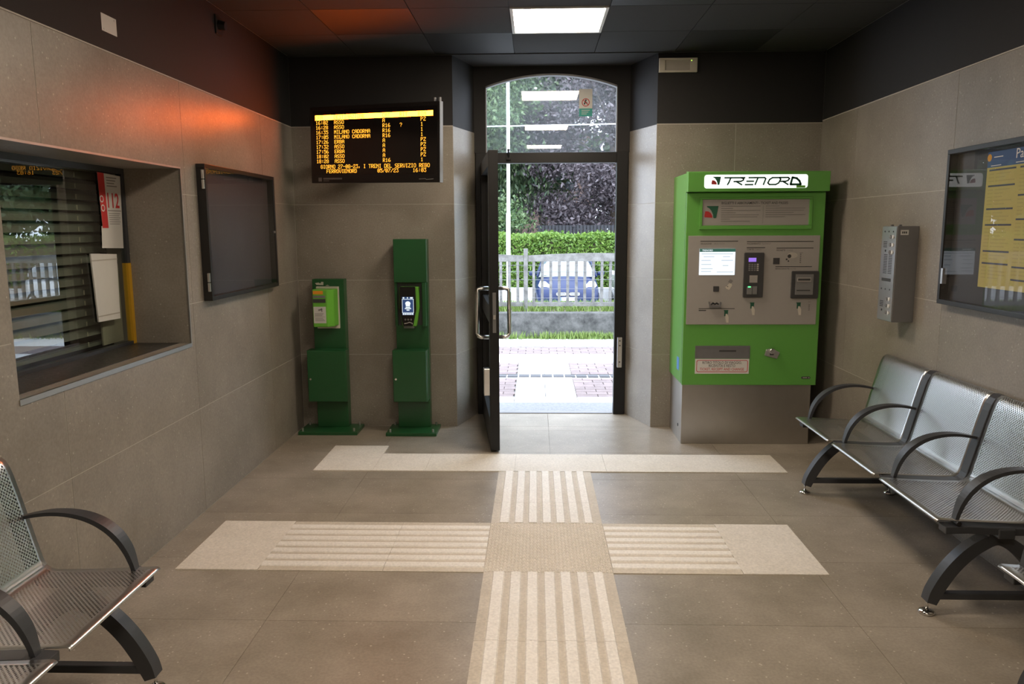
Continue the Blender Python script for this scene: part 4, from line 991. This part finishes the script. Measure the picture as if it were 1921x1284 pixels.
# ------------------------------------------------------------------ perforated steel benches
PROF = [(0.000, 0.416), (0.003, 0.421), (0.010, 0.424), (0.030, 0.4228), (0.10, 0.419), (0.20, 0.414), (0.30, 0.411), (0.365, 0.411), (0.385, 0.416), (0.400, 0.430), (0.410, 0.452),
        (0.430, 0.530), (0.450, 0.610), (0.470, 0.690), (0.486, 0.750), (0.496, 0.780), (0.508, 0.802), (0.524, 0.813), (0.540, 0.812), (0.550, 0.802)]
def sheet(pts, y0, y1, border, first, last):
    """strip of sheet metal along the profile: solid rims, perforated field; UV in metres"""
    ys = [y0, y0+border, y1-border, y1]; vs_ = []; fs_ = []; mi = []; uv = []
    L = [0.0]
    for a, b in zip(pts[:-1], pts[1:]): L.append(L[-1] + math.hypot(b[0]-a[0], b[1]-a[1]))
    for p in pts:
        for y in ys: vs_.append((p[0], y, p[1]))
    for i in range(len(pts) - 1):
        for k in range(3):
            fs_.append((4*i+k, 4*i+k+1, 4*i+5+k, 4*i+4+k))
            uv.append([(ys[k], L[i]), (ys[k+1], L[i]), (ys[k+1], L[i+1]), (ys[k], L[i+1])])
            mi.append(1 if (k == 1 and first <= i < last) else 0)
    return vs_, fs_, mi, uv
def sheet_obj(name, pts, y0, y1, border, first, last, parent):
    vs_, fs_, mi, uv = sheet(pts, y0, y1, border, first, last)
    me = bpy.data.meshes.new(name); me.from_pydata(vs_, [], fs_)
    me.materials.append(MATS['steel']); me.materials.append(MATS['perforated_steel'])
    ul = me.uv_layers.new(name='UVMap')
    for i, p in enumerate(me.polygons):
        p.material_index = mi[i]; p.use_smooth = True
        for k, li in enumerate(p.loop_indices): ul.data[li].uv = uv[i][k]
    o = bpy.data.objects.new(name, me); col.objects.link(o); o.parent = parent
    md = o.modifiers.new('thickness', 'SOLIDIFY'); md.thickness = 0.003; md.offset = -1
    return o
PITCH_S, SEATS = 0.58, 3
def make_bench(label):
    """local axes: x from the front edge towards the wall, y along the row (seats go towards -y), z up"""
    t = thing('waiting_bench', (0, 0, 0), label, 'bench', 'perforated steel waiting benches', rot=(0, 0, 0))
    for k in range(SEATS):
        y1 = -0.030 - PITCH_S*k; y0 = y1 - 0.520
        sheet_obj('seat', PROF[:10], y0, y1, 0.022, 3, 8, t)
        sheet_obj('backrest', PROF[9:], y0, y1, 0.026, 1, 9, t)
        MB().tube([(0.002, y0, 0.417), (0.002, y1, 0.417)], 0.0026, n=8).build('front_rim', 'chrome', t, smooth=True)
    for k in range(SEATS + 1):
        yc = -PITCH_S*k; end = k in (0, SEATS)
        if end: yc += -0.045 if k == 0 else 0.045
        dz = -0.020 if end else 0.0; dxb = 0.016 if end else 0.0
        P = [(x + 0.003 + dxb, yc, z - 0.012 + dz) for x, z in PROF[2:]]
        MB().band([(0.03, yc, 0.404 + dz)] + P[2:], 0.058, 0.030).build('side_frame', 'anthracite', t, bevel=0.003)
        A_ = [(0.078, yc, 0.418), (0.084, yc, 0.448), (0.100, yc, 0.498), (0.130, yc, 0.546), (0.172, yc, 0.584), (0.224, yc, 0.610), (0.285, yc, 0.624), (0.350, yc, 0.626), (0.410, yc, 0.618), (0.446, yc, 0.610)]
        S_ = spline(A_, 4); m = len(S_)
        MB().band(S_, resample([0.026, 0.032, 0.044, 0.050, 0.052, 0.050, 0.046, 0.040, 0.030, 0.024], m), resample([0.014, 0.016, 0.018, 0.019, 0.018, 0.016, 0.014, 0.013, 0.012, 0.011], m)).build('armrest', 'anthracite', t)
        MB().tube([(0.080, yc-0.03, 0.412), (0.080, yc+0.03, 0.412)], 0.010, n=10).build('arm_bolt', 'black_metal', t)
    MB().box(0.235, 0.300, -PITCH_S*SEATS+0.01, -0.01, 0.352, 0.392).build('beam', 'anthracite', t, bevel=0.004)
    for yl in (-0.205, -1.655):
        H = [(0.022, 0.052), (0.036, 0.092), (0.062, 0.145), (0.100, 0.205), (0.150, 0.262), (0.205, 0.305), (0.265, 0.330)]
        pth = H + [(0.53 - x, z) for x, z in H[::-1]][1:]
        S_ = spline([(x, yl, z) for x, z in pth], 4)
        lg = MB().band(S_, 0.052, resample([0.040, 0.050, 0.052, 0.052, 0.052, 0.050, 0.046, 0.050, 0.052, 0.052, 0.052, 0.050, 0.040], len(S_))).build('leg', 'anthracite', t)
        MB().box(0.045, 0.485, yl-0.018, yl+0.018, 0.066, 0.094).build('leg_tie', 'anthracite', lg, bevel=0.005)
        for xf in (0.016, 0.514):
            f = MB().tube([(xf, yl, 0.0), (xf, yl, 0.006), (xf, yl, 0.014), (xf, yl, 0.020)], [0.030, 0.033, 0.028, 0.010], n=18); f.tube([(xf, yl, 0.018), (xf, yl, 0.06)], 0.006, n=8)
            f.build('foot', 'chrome', lg, smooth=True)
        MB().box(0.225, 0.31, yl-0.03, yl+0.03, 0.325, 0.356).build('leg_bracket', 'anthracite', t)
    return t
bench = make_bench('perforated steel bench with black arms beside the ticket machine')
bench.location = (1.598, 4.685, 0)
b2 = copy_tree(bench); b2['label'] = 'perforated steel bench at the right edge, nearest along right wall'
b2.location = (1.598, 2.595, 0)
b3 = copy_tree(bench); b3['label'] = 'perforated steel bench along left wall under the ticket window'
b3.rotation_euler = (0, 0, math.pi)
b3.location = (-1.300, 2.515 - PITCH_S*SEATS, 0)

# ------------------------------------------------------------------ outside: forecourt
PZ = -0.030
fc = tag(MB().box(-9, 11, 6.6, 11.30, PZ-0.2, PZ-0.012).build('ground_forecourt', 'concrete'), 'forecourt ground outside the door', kind='structure')
MB().box(-0.9, 1.2, 6.56, 6.93, PZ-0.05, PZ+0.022).build('threshold_slab', 'threshold_stone', fc, bevel=0.004)
def slab(x0, x1, y0, y1): MB().box(x0+0.003, x1-0.003, y0+0.003, y1-0.003, PZ-0.014, PZ).build('paving_slab', 'pavement_stone', fc)
for i in range(-4, 6):
    slab(-0.2+0.6*i, 0.4+0.6*i, 6.935, 7.26)
    slab(-0.2+0.6*i, 0.4+0.6*i, 9.17, 9.78); slab(-0.2+0.6*i, 0.4+0.6*i, 10.46, 11.28)
for y0, y1 in ((7.26, 7.80), (7.80, 8.24), (8.43, 8.80), (8.80, 9.17)): slab(-0.2, 0.1, y0, y1); slab(0.1, 0.4, y0, y1)
MB().box(-9, -2.6, 6.93, 11.28, PZ-0.014, PZ-0.001).build('paving_field', 'pavement_stone', fc)
MB().box(4.0, 11, 6.93, 11.28, PZ-0.014, PZ-0.001).build('paving_field', 'pavement_stone', fc)
brick_me = None
def brick(x, y, sx=1.0):
    global brick_me
    if brick_me is None:
        o = MB().box(-0.100, 0.100, -0.056, 0.056, -0.014, 0.0).build('paving_brick', 'pavement_brick', fc, bevel=0.003, seg=1); brick_me = o.data
        o.location = V((x, y, PZ-0.014)) - BASE[fc.name]; o.scale = (sx, 1, 1)
        return
    o = bpy.data.objects.new('paving_brick', brick_me); col.objects.link(o); o.parent = fc
    o.location = V((x, y, PZ - 0.014 + random.uniform(-0.001, 0.001))) - BASE[fc.name]; o.scale = (sx, 1, 1)
def brick_field(x0, x1, y0, y1):
    r = 0; y = y0 + 0.058
    while y < y1 - 0.04:
        x = x0 - (0.103 if r % 2 else 0)
        while x < x1 - 0.02:
            a, b = max(x, x0), min(x + 0.206, x1)
            if b - a > 0.03: brick((a+b)/2, y, (b-a)/0.206)
            x += 0.206
        y += 0.118; r += 1
for x0, x1 in ((-0.83, -0.2), (0.4, 1.55)):
    brick_field(x0, x1, 7.26, 8.24); brick_field(x0, x1, 8.43, 9.17)
brick_field(-0.95, 1.75, 9.78, 10.46)
for x0, x1 in ((-2.6, -0.83), (1.55, 4.0)):
    for y0, y1 in ((7.26, 8.24), (8.43, 9.17)): MB().box(x0, x1, y0, y1, PZ-0.014, PZ-0.001).build('brick_field', 'pavement_brick', fc)
for x0, x1 in ((-2.6, -0.95), (1.75, 4.0)): MB().box(x0, x1, 9.78, 10.46, PZ-0.014, PZ-0.001).build('brick_field', 'pavement_brick', fc)
dr_ = thing('drain_channel', (0.3, 8.335, PZ-0.014), 'dark slotted drain channel across the pavement', 'drain')
MB().box(-2.6, 4.0, 8.245, 8.425, PZ-0.016, PZ-0.010).build('channel', 'pavement_stone', dr_)
for k in range(52):
    x = -2.58 + 0.126*k
    MB().box(x+0.008, x+0.118, 8.27, 8.405, PZ-0.010, PZ+0.001).build('grate_block', 'drain_iron', dr_)

# retaining wall, grass bank, concrete picket fence
YW = 11.30
rw = MB(); rnd = random.Random(5)
rw.box(-9, 11, YW, YW+0.22, PZ-0.2, 0.335)
tag(rw.build('wall_garden', 'concrete', bevel=0.01), 'low weathered concrete retaining wall beyond the pavement', kind='structure')
tag(MB().add([(-9, YW+0.2, 0.31), (11, YW+0.2, 0.31), (11, YW+1.4, 0.36), (-9, YW+1.4, 0.36), (11, YW+2.6, -0.70), (-9, YW+2.6, -0.70)], [(0,1,2,3), (3,2,4,5)]).build('ground_bank', 'soil'), 'grassy bank under the picket fence', kind='structure')
def grass(name, n, fn, hmin, hmax, seed, label):
    r = random.Random(seed); mb = MB()
    for _ in range(n):
        x, y, z = fn(r); h = r.uniform(hmin, hmax); a = r.uniform(0, math.pi); w = 0.006 + h*0.05
        dx, dy = w*math.cos(a), w*math.sin(a); lx, ly = r.uniform(-1, 1)*h*0.5, r.uniform(-1, 1)*h*0.5
        mb.add([(x-dx, y-dy, z), (x+dx, y+dy, z), (x+lx, y+ly, z+h)], [(0,1,2)])
    o = mb.build(name, 'grass_blade', recalc=False); tag(o, label, 'grass', kind='stuff')
grass('grass', 26000, lambda r: (r.uniform(-8, 9), YW + 0.30 + r.random()**1.0*1.1, 0.31), 0.05, 0.13, 1, 'green grass on top of the retaining wall')
grass('weeds', 2200, lambda r: (r.choice([r.uniform(-1.4, 2.2), r.gauss(0.75, 0.35), r.uniform(-6, 7)]), YW - 0.10 - abs(r.gauss(0, 0.04)), PZ), 0.03, 0.13, 2, 'weeds growing along the foot of the retaining wall')
fence = thing('picket_fence', (0.0, 11.72, 0.30), 'weathered concrete picket fence on the grass bank', 'fence')
FY = 11.72
posts = [-0.145 + 2.05*k for k in range(-4, 6)]
for px in posts: MB().box(px-0.032, px+0.032, FY-0.04, FY+0.04, 0.20, 1.270).build('post', 'concrete_fence', fence, bevel=0.006)
for a, b in zip(posts[:-1], posts[1:]):
    mb = MB(); N_ = 8; fr = frame_front(FY+0.025); x0, x1 = a+0.036, b-0.036
    def top(x): return 1.165 + 0.035*math.sin(math.pi*(x-x0)/(x1-x0))
    mb.prism([(x0, 1.075)] + [(x1, 1.075)] + [(x1-(x1-x0)*i/N_, top(x1-(x1-x0)*i/N_)) for i in range(N_+1)], fr, 0, 0.05); mb.build('top_rail', 'concrete_fence', fence)
    MB().box(x0, x1, FY-0.03, FY+0.03, 0.395, 0.455).build('bottom_rail', 'concrete_fence', fence)
    n = 15
    for k in range(n):
        xc = x0 + 0.085 + (x1-x0-0.17)*k/(n-1)
        MB().box(xc-0.021, xc+0.021, FY-0.02, FY+0.02, 0.45, 1.10).build('picket', 'concrete_fence', fence, bevel=0.004, seg=1)
for z in (0.52, 0.66, 0.80, 0.92, 1.02): MB().tube([(posts[0], FY-0.023, z), (posts[-1], FY-0.023, z)], 0.003, n=5).build('wire', 'grey_metal', fence)

# ------------------------------------------------------------------ car park and cars
GZ = -0.66
tag(MB().box(-40, 45, 13.5, 60, GZ-0.3, GZ).build('ground_car_park', 'asphalt'), 'pale asphalt of the car park beyond the fence', kind='structure')
def loft(sections):
    mb = MB(); n = len(sections[0])
    mb.add([p for s in sections for p in s], [(i*n+k, i*n+k+1, (i+1)*n+k+1, (i+1)*n+k) for i in range(len(sections)-1) for k in range(n-1)])
    o = mb.v
    mb.f.append(list(range(n))[::-1]); mb.mi.append(0); mb.f.append([(len(sections)-1)*n+k for k in range(n)]); mb.mi.append(0)
    return mb
def make_car(label, paint):
    """small hatchback; local origin under the front bumper, nose towards -y"""
    t = thing('car', (0,0,0), label, 'car', 'parked cars', rot=(0,0,0))
    ST = [(0.00, 0.28, 0.56, 0.56), (0.05, 0.22, 0.62, 0.68), (0.16, 0.19, 0.70, 0.76), (0.40, 0.18, 0.84, 0.81), (0.80, 0.18, 0.96, 0.83), (1.30, 0.18, 0.99, 0.835), (2.30, 0.18, 1.00, 0.835), (3.00, 0.20, 1.01, 0.82), (3.45, 0.22, 0.98, 0.77), (3.60, 0.26, 0.90, 0.70), (3.66, 0.34, 0.78, 0.62)]
    secs = []
    for y, zb, zt, hw in ST:
        h = zt - zb
        half = [(hw*0.86, zb), (hw*0.97, zb+0.10*h), (hw, zb+0.42*h), (hw*0.985, zb+0.70*h), (hw*0.92, zb+0.90*h), (hw*0.72, zb+0.985*h), (hw*0.36, zt+0.012), (0.0, zt+0.02)]
        secs.append([(-x, y, z) for x, z in half] + [(x, y, z) for x, z in half[::-1][1:]])
    b = loft(secs).build('body', paint, t, smooth=True)
    # cabin: glass tub with painted roof
    CB = [(0.78, 0.955, 0.965, 0.76, 0.70), (1.05, 0.97, 1.20, 0.77, 0.655), (1.32, 0.98, 1.385, 0.78, 0.60), (1.60, 0.99, 1.455, 0.785, 0.575), (2.20, 1.0, 1.475, 0.785, 0.57), (2.90, 1.0, 1.445, 0.775, 0.56), (3.25, 1.0, 1.36, 0.75, 0.55), (3.50, 0.98, 1.06, 0.72, 0.60)]
    secs = []
    for y, zb, zt, wb, wt in CB:
        half = [(wb, zb), (wb*0.97+0.0, zb+0.3*(zt-zb)), (wt+0.35*(wb-wt), zb+0.72*(zt-zb)), (wt, zt-0.02*(zt-zb)), (wt*0.80, zt+0.012), (0, zt+0.025)]
        secs.append([(-x, y, z) for x, z in half] + [(x, y, z) for x, z in half[::-1][1:]])
    loft(secs).build('cabin_glass', 'car_glass', t, smooth=True)
    RF = [(1.40, 1.415, 0.60), (1.60, 1.462, 0.59), (2.20, 1.482, 0.585), (2.90, 1.452, 0.575), (3.22, 1.375, 0.565)]
    secs = []
    for y, z, w in RF:
        half = [(w+0.012, z-0.035), (w+0.006, z-0.008), (w*0.82, z+0.018), (0, z+0.032)]
        secs.append([(-x, y, q) for x, q in half] + [(x, y, q) for x, q in half[::-1][1:]])
    loft(secs).build('roof', paint, t, smooth=True)
    for s in (-1, 1):
        MB().tube([(s*0.775, 0.80, 0.965), (s*0.715, 1.06, 1.19), (s*0.635, 1.34, 1.385), (s*0.60, 1.55, 1.455)], [0.035, 0.030, 0.028, 0.028], n=8).build('windscreen_pillar', paint, t, smooth=True)
        MB().tube([(s*0.78, 2.02, 0.99), (s*0.60, 2.02, 1.46)], 0.03, n=8).build('door_pillar', paint, t)
        m = MB().tube([(s*0.80, 0.98, 1.00), (s*0.86, 1.00, 1.03), (s*0.98, 1.02, 1.04), (s*1.0, 1.02, 1.04)], [0.02, 0.06, 0.065, 0.03], n=10).build('wing_mirror', paint, t, smooth=True)
        hl = MB(); P = [(0.37, 0.135, 0.63), (0.66, 0.30, 0.66), (0.755, 0.36, 0.76), (0.70, 0.42, 0.88), (0.56, 0.36, 0.86), (0.42, 0.24, 0.74)]
        hl.add([(s*x, y-0.05, z) for x, y, z in P] + [(s*x, y+0.12, z) for x, y, z in P], [list(range(6)), [11,10,9,8,7,6]] + [(i, (i+1)%6, 6+(i+1)%6, 6+i) for i in range(6)])
        hl.build('headlight', 'headlight', t, bevel=0.01)
        gr = MB().prism(rounded(0.04 if s > 0 else -0.30, 0.30 if s > 0 else -0.04, 0.53, 0.615, 0.035), frame_front(0.02), 0, 0.05); g_ = gr.build('grille', 'chrome', t)
        MB().prism(rounded(0.07 if s > 0 else -0.28, 0.28 if s > 0 else -0.07, 0.550, 0.598, 0.02), frame_front(0.02), 0.052, 0.056).build('grille_mesh', 'mid_grey_plastic', g_)
        MB().prism(rounded(0.42*s if s > 0 else -0.70, 0.70 if s > 0 else -0.42, 0.30, 0.40, 0.03), frame_front(0.05), 0, 0.035).build('fog_light', 'tyre', t)
        for yw in (0.62, 3.02):
            w_ = MB().tube([(s*0.66, yw, 0.285), (s*0.68, yw, 0.285), (s*0.815, yw, 0.285), (s*0.835, yw, 0.285)], [0.27, 0.29, 0.29, 0.26], n=24).build('wheel', 'tyre', t, smooth=False)
            MB().tube([(s*0.835, yw, 0.285), (s*0.842, yw, 0.285)], [0.19, 0.17], n=18).build('hubcap', 'steel', w_)
    MB().prism(rounded(-0.62, 0.62, 0.235, 0.315, 0.03), frame_front(0.03), 0, 0.03).build('lower_intake', 'tyre', t)
    MB().rect(frame_front(0.0), -0.21, 0.21, 0.395, 0.490, 0, 0.012).build('number_plate', 'plate_white', t)
    MB().rect(frame_front(0.0), -0.21, -0.165, 0.395, 0.490, 0.0125, 0.014).build('plate_band', 'sticker_blue', t)
    mb = MB()
    for k in range(7): mb.rect(frame_front(0.0), -0.15+0.05*k, -0.118+0.05*k, 0.415, 0.470, 0.0125, 0.0135)
    mb.build('plate_lettering', 'ink_light', t)
    MB().disc(frame_front(0.0), 0.0, 0.575, 0.045, 0, 0.03, ry=0.032).build('badge', 'chrome', t)
    for x0_, x1_ in ((-0.60, -0.02), (0.05, 0.62)): MB().tube([(x0_, 0.80, 0.985), (x1_, 0.83, 0.995)], 0.012, n=6).build('wiper', 'tyre', t)
    return t
c1 = make_car('dark blue hatchback parked behind the picket fence, facing the door', 'car_blue'); c1.location = (0.83, 19.55, GZ)
c2 = make_car('white car parked just right of the dark blue hatchback', 'car_white'); c2.location = (3.02, 19.7, GZ)
c3 = make_car('white car reflected in the ticket window, parked farther right', 'car_white'); c3.location = (6.0, 19.4, GZ); c3.rotation_euler = (0, 0, math.radians(-62))
c4 = make_car('dark silver car reflected in the timetable case, facing the fence', 'car_silver'); c4.location = (-5.7, 18.4, GZ)
c5 = make_car('white car reflected in the timetable case, left of the silver one', 'car_white'); c5.location = (-9.4, 18.6, GZ); c5.rotation_euler = (0, 0, math.radians(55))

# ------------------------------------------------------------------ hedge, lamp post, trees, houses
def leaf_mesh(name, mat, centers, size, seed, parent=None, droop=0.0, kind='stuff'):
    r = random.Random(seed); vs_ = []; fs_ = []
    for c in centers:
        s = size * r.uniform(0.6, 1.3)
        n = V((r.gauss(0, 1), r.gauss(0, 1) - 0.5, r.gauss(0, 1) + 0.3)).normalized()
        a = n.orthogonal().normalized(); q = r.uniform(0, 6.28); b = n.cross(a)
        e1 = a*math.cos(q) + b*math.sin(q); e2 = n.cross(e1)
        if droop: e1 = (e1*(1-droop) + V((0, 0, -1))*droop).normalized()
        k = len(vs_); cc = V(c)
        vs_ += [cc - e1*s, cc + e2*s*0.45, cc + e1*s, cc - e2*s*0.45]; fs_.append((k, k+1, k+2, k+3))
    mb = MB(); mb.v = [tuple(v) for v in vs_]; mb.f = fs_; mb.mi = [0]*len(fs_)
    o = mb.build(name, mat, parent, recalc=False)
    o['kind'] = kind
    return o
HY = 24.2
hk = MB().box(-19, 21, HY-0.75, HY-0.50, GZ, -0.24).build('hedge_kerb', 'pavement_stone'); tag(hk, 'low pale kerb wall in front of the hedge', 'kerb')
hg = thing('hedge', (1.0, HY+0.3, GZ), 'long clipped bright green hedge behind the parked cars', 'hedge')
r = random.Random(11); cs = []
for _ in range(44000):
    x = r.choice([r.uniform(-3.5, 5), r.uniform(-18, 20)])
    f = r.random()
    if f < 0.62: y = HY - 0.22 + abs(r.gauss(0, 0.10)) + 0.10*math.sin(x*3.1)*0.5; z = r.uniform(-0.45, 1.30)
    else: y = r.uniform(HY-0.2, HY+0.8); z = 1.30 + r.gauss(0, 0.05) + 0.04*math.sin(x*4)
    cs.append((x, y, z))
leaf_mesh('leaves', 'hedge_leaf', cs, 0.062, 12, hg)
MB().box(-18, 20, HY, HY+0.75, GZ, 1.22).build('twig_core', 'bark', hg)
lpst = thing('lamp_post', (-0.63, 18.6, GZ), 'thin white lamp post rising behind the picket fence', 'lamp post')
MB().tube([(-0.645, 18.6, GZ), (-0.645, 18.6, 1.9), (-0.640, 18.6, 1.95), (-0.635, 18.6, 7.4)], [0.055, 0.052, 0.042, 0.036], n=14).build('pole', 'post_white', lpst, smooth=True)
MB().tube([(-0.635, 18.6, 7.35), (-0.635, 18.2, 7.55), (-0.635, 17.6, 7.62)], 0.03, n=10).build('arm', 'post_white', lpst, smooth=True)
MB().box(-0.73, -0.54, 17.0, 17.65, 7.56, 7.68).build('lamp_head', 'grey_metal', lpst, bevel=0.03)
MB().tube([(-0.645, 18.6, GZ), (-0.645, 18.6, GZ+0.25)], 0.09, n=14).build('base_collar', 'post_white', lpst)
cab = MB().tube([(-14 + 30*i/24, 16.0, 3.62 + 0.0052*(-14 + 30*i/24)*2.2 + 0.0004*((-14+30*i/24)-1)**2) for i in range(25)], 0.012, n=6).build('overhead_cable', 'post_white')
tag(cab, 'thin pale overhead cable crossing above the car park', 'cable')
def tree(name, label, x, y, z0, z1, rx, ry, mat, n, size, seed, trunk_r=0.22, bottom=1.2, shape='round', droop=0.0, cut=None):
    t = thing(name, (x, y, GZ), label, 'tree', 'trees beyond the hedge')
    r = random.Random(seed); h = z1 - z0
    MB().tube([(x, y, GZ), (x+0.05, y, z0+0.2*h), (x-0.1, y+0.1, z0+0.55*h), (x, y, z0+0.9*h)], [trunk_r, trunk_r*0.8, trunk_r*0.5, trunk_r*0.15], n=12).build('trunk', 'bark', t, smooth=True)
    mb = MB(); clumps = []
    for k in range(70):
        a = r.uniform(0, 2*math.pi); f = r.random()
        zc = z0 + h*(0.04 + 0.92*f)
        if shape == 'round': rad = math.sqrt(max(0.05, 1 - (2*f-0.9)**2 / 1.25))
        else: rad = max(0.12, 1.05 - f)
        d = math.sqrt(r.random())
        clumps.append((x + rx*rad*d*math.cos(a), y + ry*rad*d*math.sin(a), zc, r.uniform(0.55, 1.05)))
        if k % 3 == 0:
            c = clumps[-1]; zb = max(z0, zc - 0.25*h*d)
            mb.tube([(x, y, zb), ((x+c[0])/2, (y+c[1])/2, (zb+zc)/2 + 0.1), (c[0], c[1], zc)], [0.06, 0.035, 0.012], n=6)
    mb.build('branches', 'bark', t)
    cs = []
    for _ in range(n):
        c = r.choice(clumps); g = V((r.gauss(0, 1), r.gauss(0, 1), r.gauss(0, 0.62))) * c[3]*0.62
        cs.append((c[0]+g.x, c[1]+g.y, max(c[2]+g.z, z0 - 0.1)))
    leaf_mesh('crown', mat, cs, size, seed+50, t, droop)
    return t
tree('beech_tree', 'dark purple-leaved tree right of the lamp post', 2.9, 29.0, 1.25, 9.6, 3.3, 2.4, 'beech_leaf', 60000, 0.078, 21)
tree('conifer_tree', 'drooping dark green conifer left of the purple tree', -1.75, 30.0, 1.0, 11.5, 2.4, 2.2, 'conifer_leaf', 24000, 0.11, 22, shape='cone', droop=0.6)
tree('lime_tree', 'light green leafy tree beside the white lamp post', -2.2, 27.4, 3.7, 9.6, 1.9, 1.6, 'green_leaf', 22000, 0.075, 23)
tree('beech_tree', 'purple-leaved tree standing farthest right beyond the hedge', 8.6, 30.0, 1.25, 9.0, 3.2, 2.6, 'beech_leaf', 20000, 0.16, 24)
tree('lime_tree', 'light green tree right of the farther purple-leaved tree', 13.5, 29.0, 1.2, 9.0, 3.0, 2.6, 'green_leaf', 12000, 0.2, 25)
tree('lime_tree', 'broad green tree left of the conifer', -7.2, 29.5, 1.1, 9.5, 3.4, 2.8, 'green_leaf', 20000, 0.16, 26)
tree('lime_tree', 'green tree farthest left beyond the hedge', -13.5, 29.5, 1.0, 9.0, 3.2, 2.6, 'green_leaf', 12000, 0.2, 27)
tree('background_tree', 'tall dark green tree behind the purple-leaved tree', 4.2, 37.0, 1.0, 13.5, 4.4, 2.2, 'conifer_leaf', 9000, 0.24, 28)
tree('background_tree', 'tall dark green tree behind the lamp post and conifer', -3.6, 37.5, 1.0, 14.0, 3.8, 2.2, 'conifer_leaf', 9000, 0.24, 29)
tree('background_tree', 'tall dark green tree in the gap between conifer and purple tree', 0.4, 38.6, 2.0, 14.5, 2.4, 1.8, 'conifer_leaf', 8000, 0.24, 30)
tree('background_tree', 'tall dark green tree in front of the grey house', 12.0, 36.5, 1.0, 13.0, 4.6, 2.2, 'conifer_leaf', 10000, 0.26, 33)
tree('lime_tree', 'light green tree at the far right end of the hedge', 18.5, 30.5, 1.0, 9.5, 3.2, 2.6, 'green_leaf', 14000, 0.2, 35)
tree('background_tree', 'tall dark green tree far left behind the broad green tree', -11.0, 37.0, 1.0, 13.5, 4.6, 2.2, 'conifer_leaf', 10000, 0.26, 34)
sh = thing('garden_shrub', (-1.25, 25.6, GZ), 'pale green shrub showing above the hedge by the lamp post', 'shrub')
r = random.Random(31); leaf_mesh('leaves', 'green_leaf', [(-1.25 + r.gauss(0, 0.45), 25.6 + r.gauss(0, 0.3), 1.55 + abs(r.gauss(0, 0.42))) for _ in range(2500)], 0.07, 32, sh)
MB().tube([(-1.25, 25.6, GZ), (-1.25, 25.6, 1.9)], [0.06, 0.02], n=8).build('stem', 'bark', sh)
gf = thing('garden_screen', (1.0, 26.9, GZ), 'grey slatted garden screen above the hedge', 'fence')
for k in range(26): MB().box(0.1+0.12*k, 0.19+0.12*k, 26.88, 26.92, GZ, 1.66).build('slat', 'house_grey', gf)
MB().box(0.05, 3.25, 26.92, 26.97, 1.56, 1.66).build('rail', 'house_grey', gf)
def house(label, x0, x1, y0, y1, zt, wall):
    t = thing('house', ((x0+x1)/2, (y0+y1)/2, GZ), label, 'house')
    MB().box(x0, x1, y0, y1, GZ, zt).build('walls', wall, t)
    xm = (x0+x1)/2; MB().prism([(x0-0.5, zt), (x1+0.5, zt), (xm, zt+1.8)], frame_front(y1+0.4), 0, y1-y0+0.8).build('roof', 'roof_tile', t)
    n = max(2, int((x1-x0)/2.6))
    for zz_ in (0.6, 3.5):
        for k in range(n):
            xc = x0 + (k+0.5)*(x1-x0)/n
            w = MB(); 
            for a in ((xc-0.55, xc-0.47, zz_, zz_+1.5), (xc+0.47, xc+0.55, zz_, zz_+1.5), (xc-0.47, xc+0.47, zz_, zz_+0.08), (xc-0.47, xc+0.47, zz_+1.42, zz_+1.5), (xc-0.04, xc+0.04, zz_+0.08, zz_+1.42)): w.rect(frame_front(y0), a[0], a[1], a[2], a[3], 0, 0.05)
            wo = w.build('window', 'house_grey', t)
            MB().rect(frame_front(y0), xc-0.47, xc+0.47, zz_+0.08, zz_+1.42, 0, 0.02).build('pane', 'car_glass', wo)
house('pink house with red roof behind the trees', -6.5, 3.2, 42.0, 50.0, 6.2, 'house_wall')
house('grey house with red roof far right behind the trees', 8.0, 17.0, 44.0, 52.0, 6.2, 'house_grey')
